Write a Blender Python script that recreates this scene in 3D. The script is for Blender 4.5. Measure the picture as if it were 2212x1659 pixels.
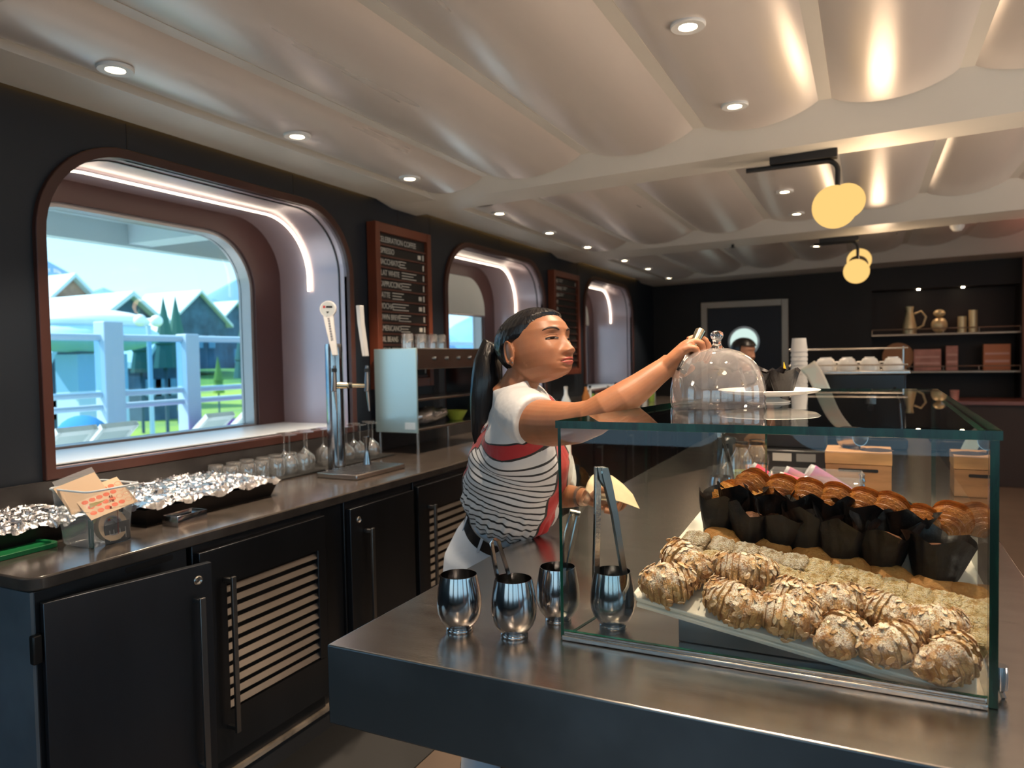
import bpy, bmesh, math, random
import numpy as np
from mathutils import Vector, Matrix
random.seed(7); RNG = np.random.RandomState(11)
for o in list(bpy.data.objects): bpy.data.objects.remove(o)
sc = bpy.context.scene; COL = sc.collection
PI = math.pi; R = math.radians
# ------------------------------------------------------------------ camera
FPX = 1566.42; CX, CY = 1106.0, 829.5; HCAM = 1.46
W = np.array([[0.898327,0.438920,-0.018880],[-0.000701,-0.041543,-0.999136],[-0.439326,0.897565,-0.037011]])
CAMLOC = np.array([0,0,HCAM])
cam_d = bpy.data.cameras.new('camera'); cam = bpy.data.objects.new('camera', cam_d); COL.objects.link(cam)
cam_d.sensor_width = 36; cam_d.lens = FPX/2212*36; cam_d.clip_start = .02; cam_d.clip_end = 500
rt, up, fw = Vector(W[0]), -Vector(W[1]), Vector(W[2])
m = Matrix.Identity(4)
for i in range(3): m[i][0], m[i][1], m[i][2], m[i][3] = rt[i], up[i], -fw[i], CAMLOC[i]
cam.matrix_world = m
cam_d.dof.use_dof = True; cam_d.dof.focus_distance = 1.58; cam_d.dof.aperture_fstop = 4.2
sc.camera = cam
# ------------------------------------------------------------------ world, view
sc.view_settings.view_transform = 'Standard'; sc.view_settings.look = 'None'
sc.view_settings.gamma = 1; sc.view_settings.exposure = 0.85
sc.view_settings.use_curve_mapping = False
wd = bpy.data.worlds.new('sky'); sc.world = wd; wd.use_nodes = True
nt = wd.node_tree; nt.nodes.clear()
wo = nt.nodes.new('ShaderNodeOutputWorld'); bg = nt.nodes.new('ShaderNodeBackground')
sky = nt.nodes.new('ShaderNodeTexSky'); sky.sky_type = 'NISHITA'; sky.sun_disc = False
sky.sun_elevation = R(52); sky.sun_rotation = R(200); sky.air_density = 1.3; sky.dust_density = .6; sky.ozone_density = 2.0
hs = nt.nodes.new('ShaderNodeMixRGB'); hs.inputs[0].default_value = .8; hs.inputs[2].default_value = (1.5,2.9,4.1,1)
nt.links.new(sky.outputs[0], hs.inputs[1]); nt.links.new(hs.outputs[0], bg.inputs[0]); bg.inputs[1].default_value = .25
nt.links.new(bg.outputs[0], wo.inputs[0])
sun_d = bpy.data.lights.new('sun','SUN'); sun = bpy.data.objects.new('sun', sun_d); COL.objects.link(sun)
sun_d.energy = 4.0; sun_d.angle = R(1); sun_d.color = (1,.95,.86)
sun.rotation_euler = Vector((.55,.35,-.75)).to_track_quat('-Z','Y').to_euler()
def light(name, kind, loc, energy, color, direction=(0,0,-1), parent=None, **kw):
    d = bpy.data.lights.new(name, kind); o = bpy.data.objects.new(name, d); COL.objects.link(o)
    o.location = loc; d.energy = energy; d.color = color
    o.rotation_euler = Vector(direction).to_track_quat('-Z','Y').to_euler()
    for k, v in kw.items(): setattr(d, k, v)
    if parent: o.parent = parent
    return o
# ------------------------------------------------------------------ picture-to-place helpers (rays of this camera met with real planes)
def ray(px, py): return W.T @ np.array([(px-CX)/FPX, (py-CY)/FPX, 1.0])
def onz(px, py, z): d = ray(px, py); return CAMLOC + d*((z-HCAM)/d[2])
def onx(px, py, x): d = ray(px, py); return CAMLOC + d*(x/d[0])
def ony(px, py, y): d = ray(px, py); return CAMLOC + d*(y/d[1])
def D(px, py, dep): return CAMLOC + ray(px, py)*dep
# ------------------------------------------------------------------ materials
MATS = {}
def mat(name, col=(.5,.5,.5), rough=.5, metal=0., bump=0., bscale=40., var=0., vscale=6., stretch=None, coat=0., emit=None, estr=0., sss=0., trans=0., ior=1.45, rvar=0., col2=None, sheen=0., det=4, spec=.5, sscol=None):
    if name in MATS: return MATS[name]
    m_ = bpy.data.materials.new(name); m_.use_nodes = True; t = m_.node_tree; b = t.nodes['Principled BSDF']
    b.inputs['Base Color'].default_value = (*col,1); b.inputs['Roughness'].default_value = rough
    b.inputs['Metallic'].default_value = metal; b.inputs['IOR'].default_value = ior
    b.inputs['Specular IOR Level'].default_value = spec
    if coat: b.inputs['Coat Weight'].default_value = coat; b.inputs['Coat Roughness'].default_value = .12
    if emit: b.inputs['Emission Color'].default_value = (*emit,1); b.inputs['Emission Strength'].default_value = estr
    if sss: b.inputs['Subsurface Weight'].default_value = sss; b.inputs['Subsurface Radius'].default_value = (.012,.005,.003); b.inputs['Subsurface Scale'].default_value = 1
    if trans: b.inputs['Transmission Weight'].default_value = trans
    if sheen: b.inputs['Sheen Weight'].default_value = sheen
    tc = t.nodes.new('ShaderNodeTexCoord'); mp = t.nodes.new('ShaderNodeMapping'); t.links.new(tc.outputs['Object'], mp.inputs[0])
    if stretch: mp.inputs['Scale'].default_value = stretch
    def noise(s, d=det):
        n = t.nodes.new('ShaderNodeTexNoise'); n.inputs['Scale'].default_value = s; n.inputs['Detail'].default_value = d
        t.links.new(mp.outputs[0], n.inputs['Vector']); return n
    if var or col2:
        n = noise(vscale); r_ = t.nodes.new('ShaderNodeValToRGB'); r_.color_ramp.elements[0].position = .35; r_.color_ramp.elements[1].position = .65
        c2 = col2 or tuple(max(0, c*(1-var)) for c in col); c1 = col if col2 else tuple(min(1, c*(1+var*.5)) for c in col)
        r_.color_ramp.elements[0].color = (*c2,1); r_.color_ramp.elements[1].color = (*c1,1)
        t.links.new(n.outputs[0], r_.inputs[0]); t.links.new(r_.outputs[0], b.inputs['Base Color'])
    if rvar:
        n = noise(vscale*1.7); mr = t.nodes.new('ShaderNodeMapRange'); mr.inputs['To Min'].default_value = max(.02,rough-rvar); mr.inputs['To Max'].default_value = rough+rvar
        t.links.new(n.outputs[0], mr.inputs['Value']); t.links.new(mr.outputs[0], b.inputs['Roughness'])
    if bump:
        n = noise(bscale); bp = t.nodes.new('ShaderNodeBump'); bp.inputs['Strength'].default_value = bump; bp.inputs['Distance'].default_value = .01
        t.links.new(n.outputs[0], bp.inputs['Height']); t.links.new(bp.outputs[0], b.inputs['Normal'])
    MATS[name] = m_; return m_
def emis(name, col, s):
    if name in MATS: return MATS[name]
    m_ = bpy.data.materials.new(name); m_.use_nodes = True; t = m_.node_tree; t.nodes.clear()
    e = t.nodes.new('ShaderNodeEmission'); e.inputs[0].default_value = (*col,1); e.inputs[1].default_value = s
    o = t.nodes.new('ShaderNodeOutputMaterial'); t.links.new(e.outputs[0], o.inputs[0]); MATS[name] = m_; return m_
def thin_glass(name, tint=(1,1,1), ior=1.5, rough=0., gl=(1,1,1), diff=0., dcol=(1,1,1), kgl=1.7):
    if name in MATS: return MATS[name]
    m_ = bpy.data.materials.new(name); m_.use_nodes = True; t = m_.node_tree; t.nodes.clear()
    tr = t.nodes.new('ShaderNodeBsdfTransparent'); tr.inputs[0].default_value = (*tint,1)
    g = t.nodes.new('ShaderNodeBsdfGlossy'); g.inputs['Roughness'].default_value = rough; g.inputs[0].default_value = (*gl,1)
    f = t.nodes.new('ShaderNodeFresnel'); f.inputs[0].default_value = ior
    ge = t.nodes.new('ShaderNodeNewGeometry'); iv = t.nodes.new('ShaderNodeMath'); iv.operation = 'SUBTRACT'; iv.inputs[0].default_value = 1; t.links.new(ge.outputs['Backfacing'], iv.inputs[1])
    mu = t.nodes.new('ShaderNodeMath'); mu.operation = 'MULTIPLY'; t.links.new(f.outputs[0], mu.inputs[0]); t.links.new(iv.outputs[0], mu.inputs[1]); k2 = t.nodes.new('ShaderNodeMath'); k2.operation = 'MULTIPLY'; k2.inputs[1].default_value = kgl; k2.use_clamp = True; t.links.new(mu.outputs[0], k2.inputs[0])
    mx = t.nodes.new('ShaderNodeMixShader'); t.links.new(k2.outputs[0], mx.inputs[0]); t.links.new(tr.outputs[0], mx.inputs[1]); t.links.new(g.outputs[0], mx.inputs[2])
    out = mx.outputs[0]
    if diff:
        df = t.nodes.new('ShaderNodeBsdfDiffuse'); df.inputs[0].default_value = (*dcol,1)
        m2 = t.nodes.new('ShaderNodeMixShader'); m2.inputs[0].default_value = diff; t.links.new(out, m2.inputs[1]); t.links.new(df.outputs[0], m2.inputs[2]); out = m2.outputs[0]
    o = t.nodes.new('ShaderNodeOutputMaterial'); t.links.new(out, o.inputs[0]); MATS[name] = m_; return m_
# ------------------------------------------------------------------ mesh building
class MB:
    def __init__(s): s.v = []; s.f = []; s.mi = []; s.uv = None
    def add(s, V, F, mi=0):
        b = len(s.v); s.v.extend([tuple(map(float,p)) for p in V]); s.f.extend([tuple(i+b for i in f) for f in F]); s.mi.extend([mi]*len(F)); return s
    def box(s, x0,y0,z0,x1,y1,z1, mi=0):
        V = [(x0,y0,z0),(x1,y0,z0),(x1,y1,z0),(x0,y1,z0),(x0,y0,z1),(x1,y0,z1),(x1,y1,z1),(x0,y1,z1)]
        return s.add(V, [(0,3,2,1),(4,5,6,7),(0,1,5,4),(1,2,6,5),(2,3,7,6),(3,0,4,7)], mi)
    def boxc(s, c, d, mi=0, rot=None):
        V = np.array([(x,y,z) for z in (-.5,.5) for x,y in ((-.5,-.5),(.5,-.5),(.5,.5),(-.5,.5))])*np.array(d)
        if rot is not None: V = V @ np.array(rot).T
        return s.add(V+np.array(c), [(0,3,2,1),(4,5,6,7),(0,1,5,4),(1,2,6,5),(2,3,7,6),(3,0,4,7)], mi)
    def lathe(s, prof, n=32, c=(0,0,0), mi=0, rot=None):
        V = []; F = []
        for r_, z in prof:
            for k in range(n): a = 2*PI*k/n; V.append((r_*math.cos(a), r_*math.sin(a), z))
        for i in range(len(prof)-1):
            for k in range(n): k2 = (k+1)%n; F.append((i*n+k, i*n+k2, (i+1)*n+k2, (i+1)*n+k))
        V = np.array(V)
        if rot is not None: V = V @ np.array(rot).T
        return s.add(V+np.array(c), F, mi)
    def tube(s, pts, rad, n=10, mi=0, cap=True, flat=1.0, upv=(0,0,1)):
        P = [np.array(p, float) for p in pts]; N = len(P)
        if not hasattr(rad, '__len__'): rad = [rad]*N
        V = []; F = []; prev = None
        for i in range(N):
            t = P[min(i+1,N-1)]-P[max(i-1,0)]; t = t/(np.linalg.norm(t)+1e-9)
            if prev is None:
                u = np.array(upv, float); u = u-t*(u@t)
                if np.linalg.norm(u) < 1e-3: u = np.array((1,0,0))-t*t[0]
            else: u = prev-t*(prev@t)
            u /= np.linalg.norm(u); prev = u; w = np.cross(t,u)
            for k in range(n): a = 2*PI*k/n; V.append(P[i]+rad[i]*(math.cos(a)*u+flat*math.sin(a)*w))
        for i in range(N-1):
            for k in range(n): k2 = (k+1)%n; F.append((i*n+k, i*n+k2, (i+1)*n+k2, (i+1)*n+k))
        if cap: F.append(tuple(range(n-1,-1,-1))); F.append(tuple((N-1)*n+k for k in range(n)))
        return s.add(V, F, mi)
    def prism(s, poly, axis, a, b, mi=0):
        # poly: 2D points; axis 'x','y','z' : extruded from a to b
        def P(p, h): return {'x':(h,p[0],p[1]), 'y':(p[0],h,p[1]), 'z':(p[0],p[1],h)}[axis]
        n = len(poly); V = [P(p,a) for p in poly]+[P(p,b) for p in poly]
        F = [tuple(range(n-1,-1,-1)), tuple(range(n,2*n))]+[(i,(i+1)%n,(i+1)%n+n,i+n) for i in range(n)]
        return s.add(V,F,mi)
    def ellipsoid(s, c, r, nu=20, nv=12, mi=0, rot=None):
        V = []; F = []
        for j in range(nv+1):
            th = PI*j/nv
            for i in range(nu): a = 2*PI*i/nu; V.append((r[0]*math.sin(th)*math.cos(a), r[1]*math.sin(th)*math.sin(a), r[2]*math.cos(th)))
        for j in range(nv):
            for i in range(nu): i2 = (i+1)%nu; F.append((j*nu+i,(j+1)*nu+i,(j+1)*nu+i2,j*nu+i2))
        V = np.array(V)
        if rot is not None: V = V @ np.array(rot).T
        return s.add(V+np.array(c), F, mi)
    def grid(s, fn, nu, nv, closed_u=False, mi=0):
        V = [fn(i/nu, j/nv) for j in range(nv+1) for i in range(nu+(0 if closed_u else 1))]
        w = nu if closed_u else nu+1; F = []
        for j in range(nv):
            for i in range(nu): i2 = (i+1)%w; F.append((j*w+i, j*w+i2, (j+1)*w+i2, (j+1)*w+i))
        return s.add(V,F,mi)
    def mesh(s, name, mats=(), smooth=35):
        me = bpy.data.meshes.new(name); me.from_pydata(s.v, [], s.f)
        for m_ in (mats if isinstance(mats,(list,tuple)) else [mats]): me.materials.append(m_)
        me.polygons.foreach_set('material_index', s.mi)
        bm = bmesh.new(); bm.from_mesh(me); bmesh.ops.remove_doubles(bm, verts=bm.verts, dist=1e-5)
        bmesh.ops.recalc_face_normals(bm, faces=bm.faces); bm.to_mesh(me); bm.free()
        if smooth: finish(me, smooth)
        return me
    def build(s, name, mats, parent=None, smooth=35, bevel=0., loc=None, rot=None, seg=2, solid=0.):
        me = s.mesh(name, mats, smooth); o = bpy.data.objects.new(name, me); COL.objects.link(o)
        if parent: o.parent = parent
        if loc is not None: o.location = loc
        if rot is not None: o.rotation_euler = rot
        if solid: md = o.modifiers.new('s','SOLIDIFY'); md.thickness = solid; md.offset = 0
        if bevel: md = o.modifiers.new('b','BEVEL'); md.width = bevel; md.segments = seg; md.limit_method = 'ANGLE'; md.angle_limit = R(40); md.harden_normals = False
        return o
def finish(me, ang=35):
    me.polygons.foreach_set('use_smooth', [True]*len(me.polygons))
    try: me.set_sharp_from_angle(angle=R(ang))
    except Exception: pass
def thing(name, label, cat, loc=(0,0,0), rz=0, group=None, rot=None):
    o = bpy.data.objects.new(name, None); COL.objects.link(o); o.empty_display_size = .05
    o.location = loc; o.rotation_euler = rot or (0,0,rz); o['label'] = label; o['category'] = cat
    if group: o['group'] = group
    return o
def tag(o, label, cat, group=None, kind=None):
    o['label'] = label; o['category'] = cat
    if group: o['group'] = group
    if kind: o['kind'] = kind
    return o
def struct(o): o['kind'] = 'structure'; return o
def dup(root, loc=None, rot=None, label=None, scale=None):
    def cp(o, par):
        if o.type == 'LIGHT': return
        c = o.copy(); COL.objects.link(c); c.parent = par
        for ch in list(o.children): cp(ch, c)
        return c
    r_ = cp(root, None)
    if loc is not None: r_.location = loc
    if rot is not None: r_.rotation_euler = rot if hasattr(rot,'__len__') else (0,0,rot)
    if scale is not None: r_.scale = scale if hasattr(scale,'__len__') else (scale,)*3
    if label: r_['label'] = label
    return r_
def voxel(mb, size, smooth_it=4, fac=.5):
    me = mb.mesh('tmp', []); o = bpy.data.objects.new('tmp', me); COL.objects.link(o)
    md = o.modifiers.new('r','REMESH'); md.mode = 'VOXEL'; md.voxel_size = size; md.use_smooth_shade = True
    if smooth_it: sm = o.modifiers.new('s','SMOOTH'); sm.iterations = smooth_it; sm.factor = fac
    dg = bpy.context.evaluated_depsgraph_get(); dg.update()
    out = bpy.data.meshes.new_from_object(o.evaluated_get(dg)); bpy.data.objects.remove(o)
    return out
def link_mesh(name, me, mats, parent=None, ang=180):
    o = bpy.data.objects.new(name, me); COL.objects.link(o); me.materials.clear()
    for m_ in (mats if isinstance(mats,(list,tuple)) else [mats]): me.materials.append(m_)
    finish(me, ang)
    if parent: o.parent = parent
    return o
def text_mesh(s, size, depth=.001, align='LEFT', sx=1.0):
    c = bpy.data.curves.new('t','FONT'); c.body = s; c.size = size; c.extrude = depth; c.align_x = align; c.align_y = 'CENTER'
    o = bpy.data.objects.new('t', c); COL.objects.link(o); dg = bpy.context.evaluated_depsgraph_get(); dg.update()
    me = bpy.data.meshes.new_from_object(o.evaluated_get(dg)); bpy.data.objects.remove(o)
    for v in me.vertices: v.co.x *= sx
    return me
def put_text(name, s, size, M_, m_, parent, align='LEFT', sx=1.0):
    me = text_mesh(s, size, align=align, sx=sx); me.transform(Matrix(M_)); me.materials.clear(); me.materials.append(m_)
    o = bpy.data.objects.new(name, me); COL.objects.link(o); o.parent = parent; return o
def basis(cx, cy, cz, loc):   # columns
    M4 = Matrix.Identity(4)
    for i in range(3): M4[i][0], M4[i][1], M4[i][2], M4[i][3] = cx[i], cy[i], cz[i], loc[i]
    return M4
def rrect(x0,y0,x1,y1,r,n=6,corners=(1,1,1,1)):
    out = []
    for (cx,cy,a0,use) in ((x1-r,y0+r,-90,corners[1]),(x1-r,y1-r,0,corners[2]),(x0+r,y1-r,90,corners[3]),(x0+r,y0+r,180,corners[0])):
        if use:
            for k in range(n+1): a = R(a0+90*k/n); out.append((cx+r*math.cos(a), cy+r*math.sin(a)))
        else:
            out.append((x1 if a0 in(-90,0) else x0, y0 if a0 in(-90,180) else y1))
    return out
def nrm(v): v = np.array(v,float); return v/np.linalg.norm(v)
def fill_with_holes(outer, holes, to3, name, m_):
    bm = bmesh.new(); edges = []
    for lp in [outer]+holes:
        vs = [bm.verts.new(to3(p)) for p in lp]
        for i in range(len(vs)): edges.append(bm.edges.new((vs[i], vs[(i+1)%len(vs)])))
    bmesh.ops.triangle_fill(bm, use_beauty=True, use_dissolve=False, edges=edges)
    me = bpy.data.meshes.new(name); bm.to_mesh(me); bm.free(); me.materials.append(m_)
    o = bpy.data.objects.new(name, me); COL.objects.link(o); return o
# palette
steel = mat('steel',(.50,.48,.46),.22,1.,.06,180,.12,3,None,rvar=.06)
steel_pol = mat('polished_steel',(.40,.40,.41),.13,1.,var=.1,vscale=9)
steel_bench = mat('bench_steel',(.58,.54,.51),.22,1.,.035,60,.05,3.5,(1,7,1),rvar=.05)
steel_dark = mat('dark_steel',(.060,.066,.076),.32,.85,.02,90,.25,2.5,(1,1,.25),rvar=.06)
steel_shaded = mat('shaded_steel',(.095,.13,.16),.33,.7,.02,30,.35,3,rvar=.1)  # the bench fascia's shade and blue reflection are put into this colour
black = mat('black_plastic',(.012,.012,.013),.4)
black_m = mat('black_metal',(.010,.010,.011),.42)
white_c = mat('white_ceramic',(.78,.76,.72),.25,coat=.3)
white_p = mat('white_paper',(.80,.77,.72),.75)
redwood = mat('red_brown_lacquer',(.062,.022,.016),.38,var=.25,vscale=3,stretch=(1,1,.2))
clear = thin_glass('clear_glass',(.985,.99,.985),1.45)
# ================================================================== ROOM
XW = -2.62; YB = 9.8
m_wall = mat('charcoal_panel',(.009,.014,.022),.5,var=.12,vscale=2)
m_back = mat('black_panel',(.008,.008,.009),.6,var=.3,vscale=2)
m_ceil = mat('cream_paint',(.56,.54,.49),.42,var=.05,vscale=1.5)
m_pearl = mat('pearl_panel',(.66,.605,.56),.29,.28,.015,220,.08,1.2,(3,.25,3),rvar=.04)
m_tun = mat('rose_lacquer',(.52,.41,.44),.26,.3,var=.15,vscale=2,stretch=(1,1,.3))
m_umb = mat('umber_frame',(.085,.038,.034),.35)
m_led = emis('led_strip',(1,.84,.64),3.4)
m_cove = emis('cove_led',(1,.55,.16),3.2)
m_win = thin_glass('window_glass',(.93,.97,.98),1.45,kgl=.55)
def arch(y0,y1,z0,z1,r,n=12): return rrect(y0,z0,y1,z1,r,n,(0,0,1,1))
def ring(mb, A, B, xa, xb, mi=0):
    n = len(A); V = [(xa,*p) for p in A]+[(xa,*p) for p in B]+[(xb,*p) for p in A]+[(xb,*p) for p in B]; F = []
    for i in range(n):
        j = (i+1)%n
        F += [(i,j,n+j,n+i),(2*n+i,3*n+i,3*n+j,2*n+j),(i,2*n+i,2*n+j,j),(n+i,n+j,3*n+j,3*n+i)]
    mb.add(V,F,mi)
WINS = [(-1.178,.567),(1.561,3.305),(4.299,6.043),(7.037,8.781)]
ZW0, ZW1 = 1.054, 2.30
holes = [arch(a+.037,b-.037,ZW0+.037,ZW1-.037,.335) for a,b in WINS]
wl = fill_with_holes([(-3,0),(YB,0),(YB,2.51),(-3,2.51)], holes, lambda p:(XW,p[0],p[1]), 'wall_left', m_wall); struct(wl)
mb = MB()
for px,z0 in ((277,2.302),(633,2.302),(857,1.05)): y = onx(px,380,XW)[1]; mb.box(XW-.001,y-.0025,z0,XW+.0015,y+.0025,2.41)
for y,z0 in ((4.15,1.05),(5.17,2.302),(6.2,1.05),(6.9,1.05),(7.9,2.302),(9.0,1.05)): mb.box(XW-.001,y-.0025,z0,XW+.0015,y+.0025,2.41)
mb.build('panel_seam', black, wl, smooth=0)
wlo = fill_with_holes([(-3,0),(YB+.6,0),(YB+.6,3),(-3,3)], [arch(a+.037,b-.037,ZW0+.037,ZW1-.037,.335) for a,b in WINS], lambda p:(-3.14,p[0],p[1]), 'wall_outer', m_ceil); struct(wlo)
for i,(a,b) in enumerate(WINS):
    A = arch(a,b,ZW0,ZW1,.37); B = arch(a+.037,b-.037,ZW0+.037,ZW1-.037,.335)
    mb = MB(); ring(mb, A, B, XW-.02, XW+.022)
    w = mb.build(f'window_{i+1}', redwood, bevel=.003); struct(w)
    # reveal tunnel
    n = len(B); mb = MB(); V = [(XW,*p) for p in B]+[(-3.14,*p) for p in B]; mb.add(V,[(k,(k+1)%n,(k+1)%n+n,k+n) for k in range(n)]); mb.build('reveal', m_tun, w)
    G0 = arch(a+.042,b-.042,ZW0+.042,ZW1-.042,.33); mb = MB(); ring(mb,B,G0,XW-.055,XW-.047); mb.build('gasket', black, w)
    mb = MB(); mb.box(-3.112,a+.045,ZW0+.0375,XW-.056,b-.045,ZW0+.047); mb.build('sill', mat('pale_sill',(.62,.68,.74),.3), w, bevel=.002)
    # outer frame
    ym = (a+b)/2; C1 = arch(ym-.735,ym+.637,ZW0+.048,2.165,.31); C2 = arch(ym-.715,ym+.617,ZW0+.056,2.145,.29)
    mb = MB(); ring(mb,B,C1,-3.16,-3.11); mb.build('inner_frame', m_umb, w)
    mb = MB(); ring(mb,C1,C2,-3.22,-3.13); mb.build('sash', mat('grey_sash',(.42,.40,.40),.35,.5), w)
    mb = MB(); mb.prism(C2,'x',-3.205,-3.195); mb.build('pane', m_win, w, smooth=0)
    # LED strip along the reveal
    L = arch(a+.052,b-.052,ZW0,ZW1-.052,.32,16)
    pts = [p for p in L if p[1] > 1.86]; pts = [(b-.052,1.86)]+[p for p in pts if p[1]>1.9]+[(a+.052,1.86)]
    mb = MB()
    for k in range(len(pts)-1):
        p, q = np.array(pts[k]), np.array(pts[k+1]); d = q-p
        if np.linalg.norm(d) < 1e-6: continue
        nn = np.array((-d[1],d[0]))/np.linalg.norm(d)*.004
        mb.prism([p-nn,q-nn,q+nn,p+nn],'x',-2.888,-2.876)
    mb.build('led_strip', m_led, w, smooth=0)
# roller blinds in the far windows
m_blind = mat('blind_fabric',(.60,.64,.60),.8,.0,.05,300)
for i,lab in ((2,'pale green roller blind half lowered behind the striped-shirt woman'),(3,'pale roller blind in the farthest rounded window')):
    a,b = WINS[i]; ym = (a+b)/2; o = arch(ym-.63,ym+.63,1.0,2.16,.3); zb = 1.83
    poly = [(ym-.63,zb),(ym+.63,zb)]+[p for p in o if p[1] > zb+.01]
    t = thing('roller_blind', lab, 'blind', (-3.10,ym,zb))
    mb = MB(); mb.prism([(p[0]-ym,p[1]-zb) for p in poly],'x',-.004,0.); mb.build('fabric', m_blind, t, smooth=0)
    mb = MB(); mb.tube([(0,-.62,0),(0,.62,0)],.009,8); mb.build('bottom_bar', steel, t)
# back wall with a shelf niche
NX0,NX1,NZ1 = .055,1.545,2.178
wb = fill_with_holes([(-2.62,0),(4.6,0),(4.6,2.8),(-2.62,2.8)], [[(NX0,.35),(NX1,.35),(NX1,NZ1),(NX0,NZ1)]], lambda p:(p[0],YB,p[1]), 'wall_back', m_back); struct(wb)
mb = MB(); x0,x1,y0,y1,z0,z1 = NX0,NX1,YB,YB+.36,.35,NZ1
mb.add([(x0,y0,z0),(x1,y0,z0),(x1,y1,z0),(x0,y1,z0),(x0,y0,z1),(x1,y0,z1),(x1,y1,z1),(x0,y1,z1)],[(0,1,2,3),(4,5,6,7),(0,3,7,4),(1,2,6,5),(2,3,7,6)])
mb.build('niche', mat('aubergine_panel',(.010,.004,.004),.55), wb, smooth=0)
m_rose = mat('rose_plaster',(.50,.27,.21),.6)
mb = MB(); mb.box(1.56,9.45,0,1.95,YB-.002,2.62); struct(mb.build('trim_1', m_rose, bevel=.01))
added_holes = [rrect(y,.75,y+2.0,2.25,.3,8) for y in (-2.4,.3,3.0)]  # unseen right-hand windows, put in to let in more daylight
wr = fill_with_holes([(-3,0),(YB,0),(YB,2.9),(-3,2.9)], added_holes, lambda p:(4.6,p[0],p[1]), 'wall_right', mat('plum_wall',(.16,.08,.07),.6)); struct(wr)
for k,h in enumerate(added_holes):
    mb = MB(); mb.prism(h,'x',4.63,4.64); struct(mb.build(f'window_{k+9}', m_win, smooth=0))
    pt = light('portal','AREA',(4.625,(-1.4,1.3,4.0)[k],1.5),1,(1,1,1),(-1,0,0),shape='RECTANGLE',size=2.0,size_y=1.5); pt.data.cycles.is_portal = True
near_holes = [rrect(x,.75,x+1.55,2.2,.3,8) for x in (-2.45,-.55,1.35,3.0)]
wn = fill_with_holes([(-2.62,0),(4.7,0),(4.7,2.9),(-2.62,2.9)], near_holes, lambda p:(p[0],-3.0,p[1]), 'wall_near', m_wall); struct(wn)
for k,h in enumerate(near_holes):
    mb = MB(); mb.prism(h,'y',-3.05,-3.04); struct(mb.build(f'window_{k+5}', m_win, smooth=0))
# floor
m_floor = mat('brown_vinyl_floor',(.105,.075,.055),.42,var=.12,vscale=5,bump=.02,bscale=60)
mb = MB(); mb.box(-2.62,-3,-.06,4.6,YB,0); struct(mb.build('floor', m_floor, smooth=0))
mb = MB(); mb.box(-1.99,1.0,0,-1.45,9.0,.004); tag(mb.build('rubber_mat', mat('black_rubber',(.012,.012,.012),.7), smooth=0),'black rubber anti-slip mat along the foot of the dark cabinets','mat')
# ------------------------------------------------------------------ ceiling
def zv(x): return 2.462+.072*(min(x,1.2)+1.90)
def zs(x): return 2.40+.02*(x+1.94) if x < 1.2 else 2.463+.004*(x-1.2)
mb = MB()
X0, X1 = -2.41, 4.6
def strip(y0a,y0b,y1b,y1a):   # beam: top-front, bottom-front, bottom-rear, top-rear
    n = 14
    for k in range(n):
        xa, xb = XW+(X1-XW)*k/n, XW+(X1-XW)*(k+1)/n
        V = [(xa,y0a,2.72),(xb,y0a,2.72),(xb,y0a,zv(xb)+.01),(xa,y0a,zv(xa)+.01),(xb,y0b,zs(xb)),(xa,y0b,zs(xa)),(xb,y1b,zs(xb)),(xa,y1b,zs(xa)),(xb,y1a,2.72),(xa,y1a,2.72)]
        mb.add(V,[(0,1,2,3),(3,2,4,5),(5,4,6,7),(7,6,8,9)])
BEAMS = [(.55,.70,1.14,1.14),(3.54,3.72,3.99,3.99),(6.21,6.38,6.83,6.83),(9.05,9.2,YB,YB),(-3,-3,-2.2,-2.2)]
for b in BEAMS: strip(*b)
mb.box(XW,-3,2.72,X1,YB+.4,2.76)
# side soffit along the window wall, with a light slot
mb.box(-2.565,-3,2.397,-2.29,YB,2.425); mb.box(-2.30,-3,2.425,-2.29,YB,2.52)
ce = mb.build('ceiling', m_ceil, smooth=20); struct(ce)
mb = MB(); mb.box(-2.55,-2.9,2.427,-2.50,9.75,2.433); mb.build('cove_led', m_cove, ce, smooth=0)
mb = MB(); mb.box(-2.62,-3,2.50,-2.29,YB,2.53); mb.build('cove_back', m_ceil, ce, smooth=0)
VX = [-2.33,-1.90,-1.32,-.745,-.19,.35,.91,1.47,2.03,2.59,3.15,3.71,4.27,4.6]
BAYS = [(-2.2,.56),(1.14,3.56),(3.99,6.23),(6.83,9.07)]
def panel_z(k, t):
    xa, xb = VX[k]+.045, VX[k+1]; za, zb = zv(xa)-.004, zv(xb)-.004
    x = xa+(xb-xa)*t; return x, za+(zb-za)*t-(.052 if k == 0 else .064)*(1-(2*t-1)**2)**.85
for (ya,yb) in BAYS:
    fl = MB()
    for k in range(len(VX)-1):
        fl.box(VX[k]-.012,ya,zv(VX[k])-.006,VX[k]+.05,yb,zv(VX[k])+.02)
    fl.build('flange', m_ceil, ce, smooth=20)
    for k in range(len(VX)-1):
        mb = MB(); N = 18
        def f(u,v): x,z = panel_z(k,u); return (x, ya+(yb-ya)*v, z)
        mb.grid(f,N,1)
        xa,xb = VX[k]+.045,VX[k+1]; mb.add([(xa,ya,zv(xa)+.03),(xa,yb,zv(xa)+.03),(xa,yb,zv(xa)-.004),(xa,ya,zv(xa)-.004)],[(0,1,2,3)])
        mb.build('ceiling_panel', m_pearl, ce, smooth=60)
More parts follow.
